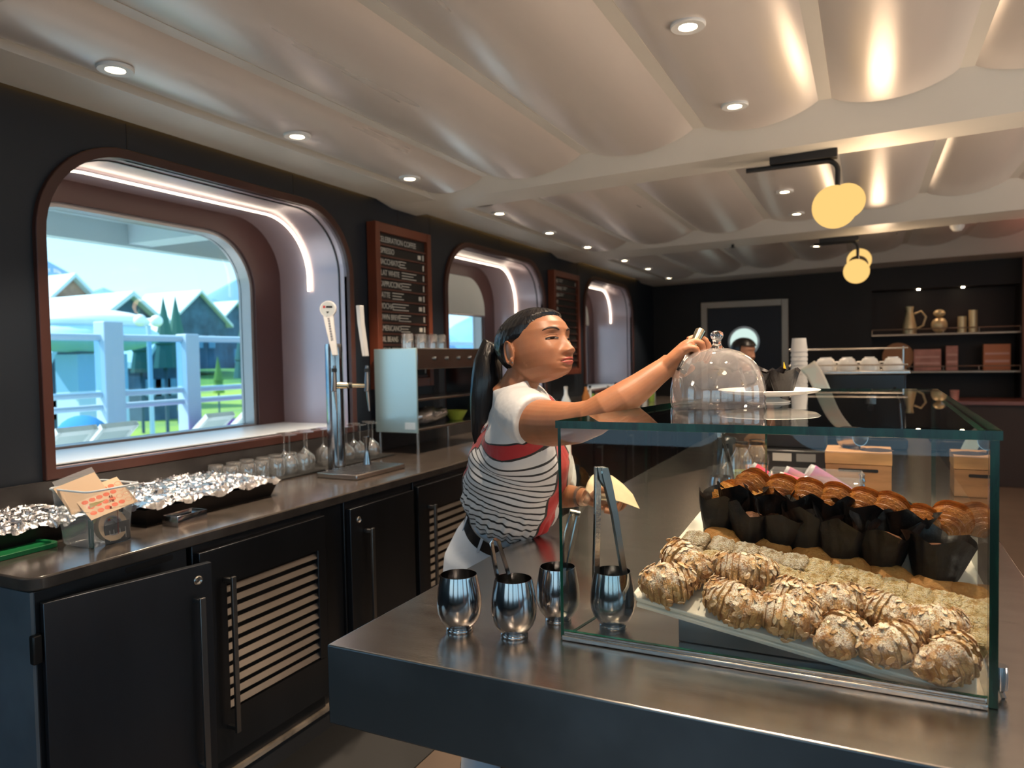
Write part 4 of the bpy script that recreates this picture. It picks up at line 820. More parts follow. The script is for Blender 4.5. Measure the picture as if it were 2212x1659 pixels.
V = [(*p,.0) for p in lo]+[(*p,.014) for p in lo]+[(*p,.014) for p in li]+[(*p,.007) for p in li]; F = [tuple(range(n-1,-1,-1)),tuple(range(3*n,4*n))]+[(a*n+k,a*n+(k+1)%n,(a+1)*n+(k+1)%n,(a+1)*n+k) for a in range(3) for k in range(n)]; mb.add(V,F); mb.build('lid', m_lid, t, bevel=.0015)
t = thing('steel_dish','small rectangular steel dish in front of the foil tray','dish',(-2.075,1.70,CZ+.0005),R(4)); mb = MB(); a,b,h = .034,.062,.036; V = [(-a,-b,0),(a,-b,0),(a,b,0),(-a,b,0),(-a,-b,h),(a,-b,h),(a,b,h),(-a,b,h)]; mb.add(V,[(0,3,2,1),(0,1,5,4),(1,2,6,5),(2,3,7,6),(3,0,4,7)]); mb.build('dish', steel_pol, t, solid=.0035, bevel=.001); mb = MB(); mb.box(-.025,-.05,.004,.02,-.01,.022); mb.build('sachets', mat('dark_sachet',(.05,.04,.04),.5), t, bevel=.002)
# bar mat and glasses
m_gl = thin_glass('glassware',(.93,.94,.94),1.5,kgl=5.0,diff=.05)
mb = MB(); mb.box(-2.59,2.22,CZ+.0002,-2.385,3.36,CZ+.008); tag(mb.build('bar_mat', mat('black_rubber',(.012,.012,.012),.7), bevel=.002),'long black rubber bar mat under the upturned glasses','bar mat')
GZ = CZ+.0085
tg = None
tp = [(394,1040),(420,1036),(452,1030),(430,1052),(462,1055),(495,1050),(488,1028),(520,1040),(548,1040),(525,1022),(552,1024),(572,1030)]
lw = ['leftmost in the back','second in the back row','third in the back row','leftmost in the front','second in the front','third in the front','in the middle','fourth in the front','rightmost in the front','back right','farthest back right','at the far right end']
for i in range(12):
    y = 2.26+.088*(i//2)+.0; x = -2.555+(.085 if i%2 else 0)+.012*((i//2)%2); lab = f'upturned short tumbler glass on the bar mat, {lw[(i*5)%12]} of the group'
    lab = f'upturned short clear tumbler, {ordw[i//2]} pair from the left, {"nearer the room" if i%2 else "against the splashback"}'
    if tg is None: tg = thing('tumbler_glass',lab,'glass',(x,y,GZ),0,'upturned short tumblers beside the foil tray'); mb = MB(); mb.lathe([(.036,0),(.0355,.03),(.034,.078),(.030,.086),(.0001,.087),(.0001,.082),(.029,.081),(.0335,.03),(.0345,0),(.036,0)],28); mb.build('glass', m_gl, tg, smooth=60)
    else: dup(tg,(x,y,GZ),label=lab)
wg = None
wpos = [(-2.45,2.60,0),(-2.54,2.66,0),(-2.45,2.74,0),(-2.54,2.80,0),(-2.46,2.885,0),(-2.54,2.94,0),(-2.45,3.02,0),(-2.54,3.07,0),(-2.45,3.13,0),(-2.54,3.19,0),(-2.45,3.24,0),(-2.53,3.31,0)]
for i,(x,y,_) in enumerate(wpos):
    if x > -2.5 and 2.66 < y < 2.84: x = -2.47
    lab = f'upturned stemmed wine glass on the bar mat, {ordw[i]} counting away from the foil tray'
    if wg is None:
        wg = thing('wine_glass',lab,'glass',(x,y,GZ),0,'upturned wine glasses beside the beer tower'); mb = MB(); mb.lathe([(.034,0),(.040,.02),(.041,.045),(.034,.07),(.012,.088),(.0045,.098),(.0001,.098)],28); mb.build('bowl', m_gl, wg, smooth=60); mb = MB(); mb.tube([(0,0,.092),(0,0,.178)],.0038,10); mb.build('stem', m_gl, wg); mb = MB(); mb.lathe([(.0001,.1765),(.010,.1775),(.036,.183),(.036,.185),(.0001,.185)],28); mb.build('foot', m_gl, wg, smooth=60)
    else: dup(wg,(x,y,GZ),label=lab)
# beer tower
bx,by = -2.335,2.80; dep = W[2]@(np.array((bx,by,1.3))-CAMLOC)
t = thing('beer_tower','polished steel beer tap column with two white-handled taps','beer tap',(bx,by,CZ+.0005)); off = np.array((bx,by,CZ))
mb = MB(); mb.lathe([(.0001,0),(.055,0),(.055,.006),(.043,.010),(.042,.60),(.040,.62),(.0001,.622)],40); mb.build('column', steel_pol, t)
def q(px,py,dd=0): return D(px,py,dep+dd)-off
m_handle = mat('tap_white',(.62,.62,.62),.4); m_face = mat('tap_face',(.40,.44,.46),.5)
u_, v_, n_ = W[0], -W[1], -W[2]
def tap(px,py,dd,face):
    h = thing('tap','','',(0,0,0)); [h.__delitem__(k) for k in ('label','category')]; h.parent = t
    mb = MB(); mb.tube([q(px,py-42,dd),q(px,py-5,dd),q(px-1,py+14,dd-.01)],[.008,.013,.012],14); mb.tube([q(px,py+5,dd),q(px+5,py+56,dd-.02)],[.009,.0035],12); mb.build('faucet', steel_pol, h)
    mb = MB(); mb.tube([q(px,py-36,dd),q(px,py-28,dd)],.013,14); mb.build('collar', black, h)
    return h
h = tap(722,832,-.10,True)
R3 = np.array([u_,v_,n_]).T
mb = MB(); V = []; F = []
for s in (-1,1):
    for (px,py,w2) in ((722,768,.014),(712,715,.021),(709,680,.026)): pass
pts = [q(724,768,-.10),q(718,735,-.10),q(712,700,-.10),q(709,678,-.10)]
mb = ribbon(pts,[.026,.034,.043,.05],.016,u_); mb.build('handle', m_handle, h, bevel=.002)
Rl = np.array([u_,-n_,v_]).T
mb = MB(); mb.lathe([(.0001,-.009),(.038,-.009),(.040,0),(.038,.009),(.0001,.009)],36,tuple(q(709,668,-.10)),rot=np.array([u_,v_,n_]).T); mb.build('handle_disc', m_handle, h)
mb = MB(); mb.lathe([(.0001,.0098),(.034,.0098),(.034,.0092)],36,tuple(q(709,668,-.10)),rot=np.array([u_,v_,n_]).T); mb.build('badge', m_face, h)
c_ = q(709,668,-.10)+n_*.0105; mb = MB(); mb.add([c_+u_*a+v_*b for a,b in ((-.022,.004),(-.012,.004),(-.012,.016),(-.022,.016))],[(0,1,2,3)]); mb.build('badge_mark', mat('badge_red',(.35,.02,.02),.5), h, smooth=0)
mb = MB(); mb.add([c_+u_*a+v_*b for a,b in ((-.008,.005),(.022,.005),(.022,.014),(-.008,.014))],[(0,1,2,3)]); mb.add([c_+u_*a+v_*b for a,b in ((-.008,-.012),(.008,-.012),(0,-.022))],[(0,1,2)]); mb.build('badge_mark', black, h, smooth=0)
mb = MB()
for k in range(9):
    p = pts[0]*(k/9*.55+.12)+pts[3]*(1-(k/9*.55+.12)); p = p+n_*.0105; mb.add([p+u_*a+v_*b for a,b in ((-.005,-.0035),(.005,-.0035),(.005,.0035),(-.005,.0035))],[(0,1,2,3)])
mb.build('handle_lettering', mat('grey_ink',(.22,.22,.24),.6), h, smooth=0)
h = tap(793,832,0,False)
pts = [q(790,770,0),q(785,735,0),q(780,700,0),q(777,660,0)]; mb = ribbon(pts,[.020,.021,.022,.024],.030,u_+n_*.6); mb.build('handle', m_handle, h, bevel=.003)
mb = MB(); mb.tube([q(722,833,-.05),q(748,833,-.02)],.016,14); mb.tube([q(748,833,-.02),q(793,833,0)],.010,12); mb.build('shank', mat('brass_steel',(.62,.55,.40),.2,1.), t)
mb = MB(); mb.tube([q(752,833,-.02),q(760,833,-.015)],.015,14); mb.build('shank_collar', black, t)
t = thing('drip_tray','flat steel drip tray in front of the beer tower','drip tray',(-2.165,2.78,CZ+.0005)); mb = MB(); mb.box(-.115,-.19,0,.115,.19,.024); mb.build('tray', steel, t, bevel=.004); mb = MB()
for k in range(9): mb.box(-.10,-.165+k*.04,.0242,.10,-.16+k*.04,.026)
mb.build('grate', steel_dark2, t, smooth=0)
t = thing('glass_rinser','small steel jigger-shaped measure standing on the drip tray','measure',(-2.21,2.875,CZ+.0268)); mb = MB(); mb.lathe([(.0001,0),(.020,0),(.012,.05),(.009,.075),(.014,.11),(.019,.135),(.017,.135),(.008,.08),(.0001,.078)],24); mb.build('cup', steel_pol, t)
# menu boards
m_brd = mat('matte_black_board',(.010,.010,.010),.55); m_let = mat('letter_white',(.55,.53,.48),.6)
def menu(y0,y1,z0,z1,lab,rows_,head,nr=13):
    t = thing('menu_board',lab,'menu board',(XW+.004,(y0+y1)/2,z0)); h = z1-z0; w_ = y1-y0
    mb = MB(); mb.box(0,-w_/2,0,.065,-w_/2+.045,h); mb.box(0,w_/2-.045,0,.065,w_/2,h); mb.box(0,-w_/2+.0455,h-.055,.064,w_/2-.0455,h-.0005); mb.box(0,-w_/2+.0455,.0005,.064,w_/2-.0455,.055); mb.build('frame', mat('chestnut_lacquer',(.15,.038,.018),.36,var=.2,vscale=3), t, bevel=.002)
    mb = MB(); mb.box(0,-w_/2+.045,.055,.040,w_/2-.045,h-.055); mb.build('panel', m_brd, t, smooth=0)
    ph = (h-.125)/nr; x = .0415
    for k in range(nr+1):
        z = h-.06-k*ph; 
        if k > 0: mb = MB(); mb.box(.0405,-w_/2+.045,z-.005,.052,w_/2-.045,z+.005); mb.build('rail', mat('rail_brown',(.085,.028,.020),.4), t, smooth=0)
    for k,(s_,ex,pr_) in enumerate(rows_):
        if k >= nr: break
        z = h-.06-(k+.5)*ph; sz = ph*.72
        put_text('lettering',s_,sz,basis((0,1,0),(0,0,1),(1,0,0),(x,-w_/2+.055,z)),m_let,t,sx=.78 if k else .82)
        L_ = len(s_)*sz*.56*.78
        mb = MB(); y = -w_/2+.06+L_+.02
        for j in range(ex[1] if ex else 0): mb.box(x,y,z+ph*.22-j*ph*.26,x+.001,min(y+ex[0]*(1-.2*(j%2)),w_/2-.1),z+ph*.30-j*ph*.26)
        if ex: mb.build('small_print', m_let, t, smooth=0)
        if pr_: mb = MB(); mb.box(x,w_/2-.072,z-ph*.25,x+.001,w_/2-.058,z+ph*.28); mb.box(x,w_/2-.125,z-ph*.2,x+.001,w_/2-.09,z+ph*.2) if pr_ > 1 else None; mb.build('price', m_let, t, smooth=0)
    return t
rows1 = [('CELEBRATION COFFEE',None,0),('ESPRESSO',None,2),('MACCHIATO',(.07,3),1),('FLAT WHITE',(.16,3),1),('CAPPUCCINO',(.10,3),1),('LATTE',(.12,3),2),('MOCHA',(.17,3),2),('OWN BREW',(.13,3),1),('AMERICANO',(.10,3),2),('OIL BEANS',None,0),('COLD BREW',None,1),('ICED LONG',(.14,3),1),('ICED LATTE',(.1,3),1)]
menu(3.455,4.05,1.285,2.265,'tall red-framed menu board with rows of white letters beside the big window',rows1,'')
rows2 = [('TEAS',(.1,2),1),('BREAKFAST',(.1,2),0),('GREEN',(.1,2),0),('MINT',None,0),('CHAI',None,0),('',None,0),('',None,0),('JUICE',None,0),('ORANGE',(.05,2),0),('WATER',(.1,2),0),('SODA',(.1,2),0),('',None,0),('',None,0)]
menu(6.13,6.78,1.285,2.25,'second red-framed menu board between the two farther windows',rows2,'')
mb = MB(); mb.box(XW+.002,4.0,1.18,XW+.03,4.25,1.36); 
# steel display rack
X2,X1_ = -2.56,-2.27; Y0,Y1_ = 3.42,4.22
t = thing('heated_rack','steel heated display rack with a pale side panel, behind the woman\'s ponytail','display rack',((X2+X1_)/2,Y0,CZ+.0005)); a = (X1_-X2)/2; L_ = Y1_-Y0; zt = .60
mb = MB(); mb.box(-a,0,.12,a,.012,zt); mb.build('side_panel', mat('pale_blue_sheet',(.45,.62,.66),.35,.6,bump=.05,bscale=10), t, bevel=.003)
mb = MB(); mb.box(-a,.0125,.48,a,L_,zt); mb.build('top_hood', steel, t, bevel=.004)
mb = MB(); mb.box(-a,L_-.012,.12,a,L_,.479); mb.build('side_panel', steel, t, bevel=.003)
for z in (.13,.30): mb = MB(); mb.box(-a+.004,.0125,z,a-.004,L_-.0125,z+.012); mb.build('shelf', steel, t, bevel=.002)
for sx in (-1,1):
    for y in (.02,L_-.02): mb = MB(); mb.tube([(sx*(a-.015),y,0),(sx*(a-.015),y,.12)],.009,10); mb.build('leg', steel, t)
for k in range(4): mb = MB(); mb.lathe([(.0001,.014),(.011,.014),(.013,0)],16,(a+.0,.2+k*.14,.54),rot=np.array(Matrix.Rotation(R(90),3,'Y'))); mb.build('knob', steel_pol, t)
mb = MB(); mb.box(.06,-.0012,.14,.13,0,.18); mb.build('notice', mat('pale_notice',(.6,.72,.8),.5), t, smooth=0)
for i,y in enumerate((3.50,3.64,3.76,3.86)):
    lab = f'upturned clear glass cup on the steel rack, {ordw[i]} from the left'
    c = dup(tg,(-2.38,y,CZ+.602),label=lab); c['group'] = 'upturned cups on the steel rack'
t = thing('foil_parcel','crumpled foil parcel of food on the lower rack shelf','foil parcel',(-2.40,3.72,CZ+.1435)); mb = MB(); mb.ellipsoid((0,0,.035),(.08,.20,.045),30,18); P = np.array(mb.v); P += noise3(P,60,4)[:,None]*.006; P[:,2] -= P[:,2].min(); mb.v = [tuple(p) for p in P]; mb.build('foil', m_foil, t)
t = thing('lime_bowl','green bowl on the right of the lower rack shelf','bowl',(-2.39,4.05,CZ+.1435)); mb = MB(); mb.lathe([(.0001,0),(.04,0),(.075,.06),(.07,.06),(.037,.006),(.0001,.006)],24); mb.build('bowl', mat('lime',(.35,.42,.05),.5), t)
# bottles and glasses far along the worktop
cols = [((.75,.82,.85),.3,'frosted white'),((.02,.02,.02),.3,'black'),((.55,.62,.66),.2,'pale blue'),((.60,.10,.16),.4,'red'),((.25,.40,.06),.4,'green'),((.75,.66,.45),.4,'cream'),((.45,.18,.05),.3,'amber')]
btl = {}
rs = np.random.RandomState(4)
for i in range(26):
    k = [0,2,0,1,6,2,0,5,3,0,4,6,5,0,3,4,2,1,0,6,5,3,4,0,2,1][i]; y = 4.55+.165*i; x = -2.30-.13*(i%2)+.08*((i//2)%2); h = .14+.16*rs.rand(); r_ = .028+.012*rs.rand()
    if y > 9.2: break
    col,ro,nm = cols[k]; lab = f'{nm} bottle among the clutter at the far end of the worktop, {["front row","back row"][i%2]}, about {round(y-4.5,1)} metres past the rack'
    pos_w = ['just past the steel rack','a little past the steel rack','short of the second red menu board','under the second red menu board','below the last window','near the black back wall'][min(5,i//5)]
    lab = f'{"tall" if h > .22 else "short"} {nm} bottle {pos_w}, {ordw[i%5]} of five'
    t = thing('bottle',lab,'bottle',(x,y,CZ+.0005),0,'bottles far along the worktop'); mb = MB(); mb.lathe([(.0001,0),(r_,0),(r_,h*.6),(r_*.4,h*.8),(r_*.35,h)],20); mb.build('glass', mat('btl_'+nm.replace(' ','_'),col,ro), t, smooth=50); mb = MB(); mb.lathe([(r_*.42,h-.012),(r_*.42,h+.012),(.0001,h+.012)],14); mb.build('cap', black if i%3 else m_trim, t)
# ================================================================== THINGS ON THE BENCH BEHIND THE CASE
def wpt(px,py,d): p = D(px,py,d); return p
m_wood = mat('pale_wood',(.50,.27,.11),.5,var=.25,vscale=5,stretch=(1,6,6)); m_wood2 = mat('mid_wood',(.36,.18,.075),.5,var=.25,vscale=5,stretch=(1,6,6))
t = thing('knock_box','pale wooden knock box with a dark slot, behind the pastry case','wooden box',(-.03,3.18,CZ+.0005)); mb = MB(); mb.box(-.115,-.10,.0,.115,.10,.10); mb.build('body', m_wood2, t, bevel=.002); mb = MB(); mb.box(-.117,-.102,.101,.117,.102,.15); mb.build('lid', m_wood, t, bevel=.002); mb = MB(); mb.prism(rrect(-.07,.072,.07,.084,.005),'y',-.1015,-.1005); mb.build('slot', black, t, smooth=0)
t = thing('milk_pitcher','steel pitcher lying on its side on the wooden box','pitcher',(-.05,3.18,CZ+.197),rot=(0,R(84),R(-52))); mb = MB(); mb.lathe([(.0001,-.05),(.040,-.05),(.044,-.045),(.041,.0),(.036,.045),(.034,.045),(.038,-.002),(.040,-.04),(.0001,-.045)],30); mb.build('body', steel, t, smooth=50); mb = MB(); mb.tube([(.04,.0,-.03),(.075,0,-.02),(.075,0,.02),(.038,0,.035)],.005,8); mb.build('handle', steel, t)
mb = MB(); mb.lathe([(.0001,.008),(.03,.005),(.06,0)],24); o = mb.build('coffee_beans', mat('coffee',(.035,.016,.008),.8,bump=1.,bscale=120), loc=(.035,3.15,CZ+.1512)); tag(o,'small heap of dark coffee beans spilled on the wooden box','coffee beans',kind='stuff')
def bottle(px,py_base,py_top,d,rad,liq,lab,hl,mh):
    c = D(px,py_base,d); c[2] = CZ+.0005; h = D(px,py_top,d)[2]-CZ; t = thing('syrup_bottle',lab,'bottle',tuple(c),0,'syrup bottles behind the case')
    mb = MB(); mb.lathe([(.0001,.001),(rad,.001),(rad,h*.72),(rad*.62,h*.9),(rad*.5,h)],24); mb.build('bottle', m_gl, t, smooth=50); mb = MB(); mb.lathe([(.0001,.003),(rad*.94,.003),(rad*.94,h*hl),(.0001,h*hl)],24); mb.build('liquid', mh, t, smooth=40); mb = MB(); mb.lathe([(rad*.55,h),(rad*.55,h+.02),(.0001,h+.02)],16); mb.build('cap', black, t)
bottle(1603,1075,965,2.85,.045,0,'square clear jug half full of green juice behind the croissants',.45,mat('green_juice',(.22,.25,.03),.3))
bottle(1634,1062,960,3.05,.05,0,'clear jug with orange juice behind the green one',.42,mat('orange_juice',(.75,.22,.02),.3))
bottle(1568,1085,968,2.75,.022,0,'slim clear bottle with pale syrup beside the tongs',.4,mat('straw_syrup',(.42,.36,.16),.3))
p = D(1572,1060,2.95); t = thing('dark_flask','dark rounded flask behind the tongs at the case\'s rear left','flask',(p[0],p[1],CZ+.0005)); mb = MB(); mb.lathe([(.0001,0),(.05,0),(.058,.05),(.055,.12),(.04,.19),(.03,.20),(.0001,.205)],28); mb.build('body', mat('dark_gloss',(.02,.025,.03),.2), t, smooth=50); mb = MB(); mb.tube([(-.03,0,.2),(.0,0,.225),(.05,0,.22)],.009,10); mb.build('handle', mat('brass_steel',(.62,.55,.40),.2,1.), t)
m_pk = [mat('coral_sleeve',(.80,.05,.12),.35), mat('sunset_sleeve',(.72,.22,.14),.35,col2=(.32,.08,.34),vscale=9), mat('violet_sleeve',(.62,.22,.20),.35,col2=(.35,.12,.40),vscale=7)]
bxp = D(1760,1072,2.62)
t = thing('acrylic_bin','low clear acrylic bin holding the pink tubes behind the croissants','bin',(-.165,2.78,CZ+.0005)); mb = MB(); a,b,h = .15,.09,.11; V = [(-a,-b,0),(a,-b,0),(a,b,0),(-a,b,0),(-a,-b,h),(a,-b,h),(a,b,h),(-a,b,h)]; mb.add(V,[(0,3,2,1),(0,1,5,4),(1,2,6,5),(2,3,7,6),(3,0,4,7)]); mb.build('bin', m_tub, t, solid=.003)
for i,(x0_,y0_,x1_,y1_,d,r_,mm,lab) in enumerate(((1630,1010,1682,1046,2.75,.019,0,'coral pink tube, leftmost behind the croissants'),(1690,1030,1768,1058,2.70,.018,0,'coral and white tube lying lowest in the bin'),(1702,1018,1750,1042,2.85,.02,1,'orange to purple tube in the middle of the bin'),(1752,1018,1832,1068,2.72,.028,2,'fat orange to violet tube at the right of the bin'))):
    A_,B_ = D(x0_,y0_,d),D(x1_,y1_,d-.03); t = thing('drink_tube',lab,'tube',tuple((A_+B_)/2),0,'pink drink tubes behind the croissants'); m0 = (A_+B_)/2; dd = nrm(B_-A_); mb = MB(); mb.tube([A_-m0,B_-m0],r_,20); mb.build('sleeve', m_pk[mm], t, smooth=40); mb = MB(); mb.tube([A_-m0-dd*.012,A_-m0],[r_*.85,r_*.95],20); mb.build('lid', mat('clear_lid',(.6,.6,.62),.2), t)
p = D(1862,1075,2.62); t = thing('scoop_stand','small knobbly steel stand right of the pink tubes','stand',(p[0],p[1],CZ+.0005)); mb = MB(); mb.lathe([(.0001,0),(.02,0),(.006,.01)]+[(.006+.006*abs(math.sin(k*1.1)),.012+.008*k) for k in range(11)]+[(.0001,.105)],14); mb.build('stem', steel_pol, t)
p = D(1720,1012,3.35); t = thing('card_terminal','black till terminal with two pale label plates behind the case','till',(p[0],3.55,CZ+.0005)); mb = MB(); mb.box(-.15,-.10,0,.15,.10,.10); mb.box(-.13,-.04,.10,.13,.08,.17); mb.build('body', mat('till_black',(.02,.02,.022),.35), t, bevel=.008)
mb = MB(); mb.box(-.09,-.1025,.05,-.01,-.1005,.085); mb.build('label_plate', mat('label_grey',(.45,.43,.40),.5), t, smooth=0); mb = MB(); mb.box(.01,-.1025,.05,.09,-.1005,.085); mb.build('label_plate', mat('label_dark',(.20,.20,.20),.5), t, smooth=0)
p = D(1722,952,3.7); t = thing('bread_basket','round brown loaf-shaped bag behind the till','bag',(-.46,3.85,CZ+.0005)); mb = MB(); mb.ellipsoid((0,0,.075),(.11,.08,.075),28,16); P = np.array(mb.v); P += noise3(P,30,2)[:,None]*.004; P[:,2] -= P[:,2].min(); mb.v = [tuple(p) for p in P]; mb.build('bag', mat('brown_bag',(.16,.085,.05),.8,bump=.4,bscale=30), t)
# espresso machine with cups
t = thing('espresso_machine','black and steel espresso machine with white cups on top','espresso machine',(-.10,4.62,CZ+.0005)); mh = .44
mb = MB(); mb.box(-.30,-.02,.06,.30,.26,mh-.03); mb.box(-.30,-.22,.0,.30,.26,.06); mb.build('body', mat('machine_black',(.018,.018,.02),.2,.3), t, bevel=.012)
mb = MB(); mb.box(-.31,-.20,mh-.03,.31,.27,mh-.012); mb.build('cup_tray', steel, t, bevel=.004)
for z in (.05,.14): mb = MB(); mb.tube([(-.30,-.19,mh+z-.03),(.30,-.19,mh+z-.03)],.005,8); mb.tube([(-.30,.25,mh+z-.03),(.30,.25,mh+z-.03)],.005,8) if z > .1 else None; mb.build('rail', steel, t)
for x in (-.295,.295): mb = MB(); mb.tube([(x,.25,mh-.02),(x,.25,mh+.12)],.005,8); mb.build('rail_post', steel, t)
for x in (-.12,.12):
    mb = MB(); mb.lathe([(.0001,.0),(.035,.0),(.035,.05),(.0001,.05)],24,(x,-.09,.24)); mb.build('group_head', steel, t); mb = MB(); mb.tube([(x,-.09,.235),(x,-.24,.225)],[.012,.016],12); mb.build('portafilter', black, t)
mb = MB(); mb.tube([(.24,-.10,.33),(.26,-.2,.25),(.27,-.2,.10)],.006,8); mb.build('steam_wand', steel_pol, t)
cup = None
for i,(x,y,l) in enumerate(((-.115,-.12,'first'),(.0,-.12,'second'),(.115,-.12,'third'),(.23,-.12,'fourth'),(-.11,.02,'first'),(.0,.02,'second'),(.115,.02,'third'))):
    row = 'front' if y < 0 else 'rear'; lab = f'upturned white coffee cup on the machine, {l} from the left in the {row} row'; pos = (-.10+x,4.62+y,CZ+mh-.0105)
    if cup is None:
        cup = thing('coffee_cup',lab,'cup',pos,R(160),'white cups on the espresso machine'); mb = MB(); mb.lathe([(.052,0),(.051,.02),(.046,.045),(.036,.064),(.026,.069),(.026,.074),(.0001,.073)],28); mb.build('cup', white_c, cup, smooth=50); mb = MB(); mb.tube([(.046,0,.045),(.068,0,.045),(.072,0,.028),(.05,0,.015)],.005,8); mb.build('handle', white_c, cup)
    else: dup(cup,pos,label=lab)
t = thing('paper_cup_stack','tall stack of upturned white paper cups left of the coffee cups','cup stack',(-.335,4.30,CZ+.0005)); mb = MB()
for k in range(22): z = k*.0245; mb.lathe([(.044,z),(.0435,z+.012),(.040,z+.024)],24)
mb.lathe([(.044,22*.0245),(.036,22*.0245+.075),(.0001,22*.0245+.075)],24); mb.build('cups', white_p, t)
t = thing('shiny_cloth','pale iridescent sheet sloping down beside the cup stack','cloth',(-.30,4.19,CZ+.0005)); mb = MB(); mb.grid(lambda u,v:(.0+.24*v+.07*u-.02, -.012*math.sin(6*v), .44-.43*v+.02*math.sin(9*v)+.05*u*(1-v)),6,20); mb.build('sheet', mat('iridescent_sheet',(.62,.74,.66),.3,col2=(.75,.60,.50),vscale=8), t, solid=.006)
# back wall shelves, door, second person
m_shelf = mat('shelf_steel',(.35,.28,.22),.35,.7)
t = thing('wall_shelf','upper steel wall shelf in the dark niche holding jugs','shelf',(.8,9.95,1.645)); mb = MB(); mb.box(-.745,-.20,-.02,.745,.19,0); mb.build('board', m_shelf, t, bevel=.002); mb = MB(); mb.tube([(-.74,-.195,.055),(.74,-.195,.055)],.006,8); [mb.tube([(x,-.195,0),(x,-.195,.055)],.004,6) for x in (-.74,-.35,0,.35,.74)]; mb.build('rail', m_shelf, t)
dup(t,(.8,9.95,1.205),label='lower steel wall shelf in the dark niche holding pink boxes')
def onshelf(px): return ony(px,700,9.92)[0]
m_gold = mat('brushed_gold',(.75,.62,.36),.35,.4)
x = onshelf(1965); t = thing('tall_jug','tall pale gold jug with a looped handle on the upper shelf','jug',(x,9.92,1.6455)); mb = MB(); mb.lathe([(.0001,0),(.07,0),(.075,.08),(.05,.2),(.035,.27),(.045,.33)],24); mb.build('body', m_gold, t); mb = MB(); mb.tube([(.05,0,.24),(.12,0,.27),(.17,0,.2),(.14,0,.1),(.07,0,.06)],.012,8); mb.build('handle', m_gold, t)
x = onshelf(2029); t = thing('round_canister','gold double-bulb canister in the middle of the upper shelf','canister',(x,9.92,1.6455)); mb = MB(); mb.ellipsoid((0,0,.095),(.085,.085,.095),24,14); mb.ellipsoid((0,0,.235),(.062,.062,.045),24,14); mb.build('body', m_gold, t)
x = onshelf(2078); t = thing('cylinder_jar','short pale jar on the upper shelf beside the taller one','jar',(x,9.92,1.6455)); mb = MB(); mb.lathe([(.0001,0),(.045,0),(.045,.19),(.0001,.19)],20); mb.build('body', m_gold, t)
x = onshelf(2098); t = thing('cylinder_jar','taller pale jar at the right of the upper shelf','jar',(x+.02,9.94,1.6455)); mb = MB(); mb.lathe([(.0001,0),(.045,0),(.045,.26),(.0001,.26)],20); mb.build('body', m_gold, t)
m_pink = mat('pink_box',(.62,.30,.24),.6,var=.2,vscale=9)
x = onshelf(1940); t = thing('wooden_disc','round wooden disc leaning at the left of the lower shelf','disc',(x,9.95,1.2055)); mb = MB(); mb.lathe([(.0001,-.01),(.17,-.01),(.17,.01),(.0001,.01)],36,(0,0,.17),rot=np.array(Matrix.Rotation(R(90),3,'X'))); mb.build('disc', mat('orange_wood',(.45,.20,.08),.5), t)
for px,w_,h_,lab in ((2003,.14,.255,'square pink box with pale stripes on the lower shelf'),(2056,.06,.29,'narrow pink canister between the boxes on the lower shelf'),(2153,.13,.30,'orange-pink box with a bow at the right of the lower shelf')):
    x = onshelf(px); t = thing('gift_box',lab,'box',(x,9.93,1.2055)); mb = MB(); mb.box(-w_,-.05,0,w_,.05,h_); mb.build('box', m_pink if w_ != .13 else mat('apricot_box',(.62,.24,.12),.6), t, bevel=.004)
    mb = MB(); mb.box(-w_*.9,-.052,h_*.3,w_*.9,-.0505,h_*.4); mb.box(-w_*.9,-.052,h_*.6,w_*.9,-.0505,h_*.68); mb.build('stripe', mat('pale_pink',(.75,.45,.38),.6), t, smooth=0)
t = thing('side_counter','dark pink-edged side counter under the shelves','counter',(1.15,9.3,0)); mb = MB(); mb.box(-.38,-.25,0,.38,.45,.86); mb.build('body', mat('dark_brown_panel',(.035,.020,.014),.5), t, bevel=.004); mb = MB(); mb.box(-.42,-.28,.861,.42,.46,.90); mb.build('top', mat('pink_stone',(.22,.10,.09),.3), t, bevel=.004)
t = thing('small_mug','small pink mug on the side counter','mug',(.86,9.2,.9005)); mb = MB(); mb.lathe([(.0001,0),(.04,0),(.045,.11),(.04,.11),(.036,.005),(.0001,.005)],20); mb.build('body', m_pink, t)
# door in back wall
dx0,dx1,dz = -1.97,-.885,2.13
d = MB(); d.box(dx0+.085,YB-.03,0,dx1-.085,YB-.002,dz-.085); door = d.build('door_1', mat('navy_door',(.007,.009,.016),.45), smooth=0); struct(door)
mb = MB(); mb.box(dx0,YB-.05,0,dx0+.08,YB-.001,dz); mb.box(dx1-.08,YB-.05,0,dx1,YB-.001,dz); mb.box(dx0+.08,YB-.05,dz-.08,dx1-.08,YB-.001,dz); mb.build('door_frame', mat('brushed_frame',(.34,.29,.24),.35,.7), door, bevel=.004)
c = ony(1607,738,YB-.032); rr = 33/FPX*(W[2]@(c-CAMLOC)); R90 = np.array(Matrix.Rotation(R(90),3,'X')); mb = MB(); mb.lathe([(rr*.86,.0),(rr*.86,.02),(rr,.02),(rr,.0)],40,tuple(c),rot=R90); mb.build('porthole_ring', steel, door); mb = MB(); mb.lathe([(.0001,.006),(rr*.86,.006)],40,tuple(c),rot=R90); mb.build('porthole_pane', emis('lit_porthole',(.62,.80,.74),.62), door)
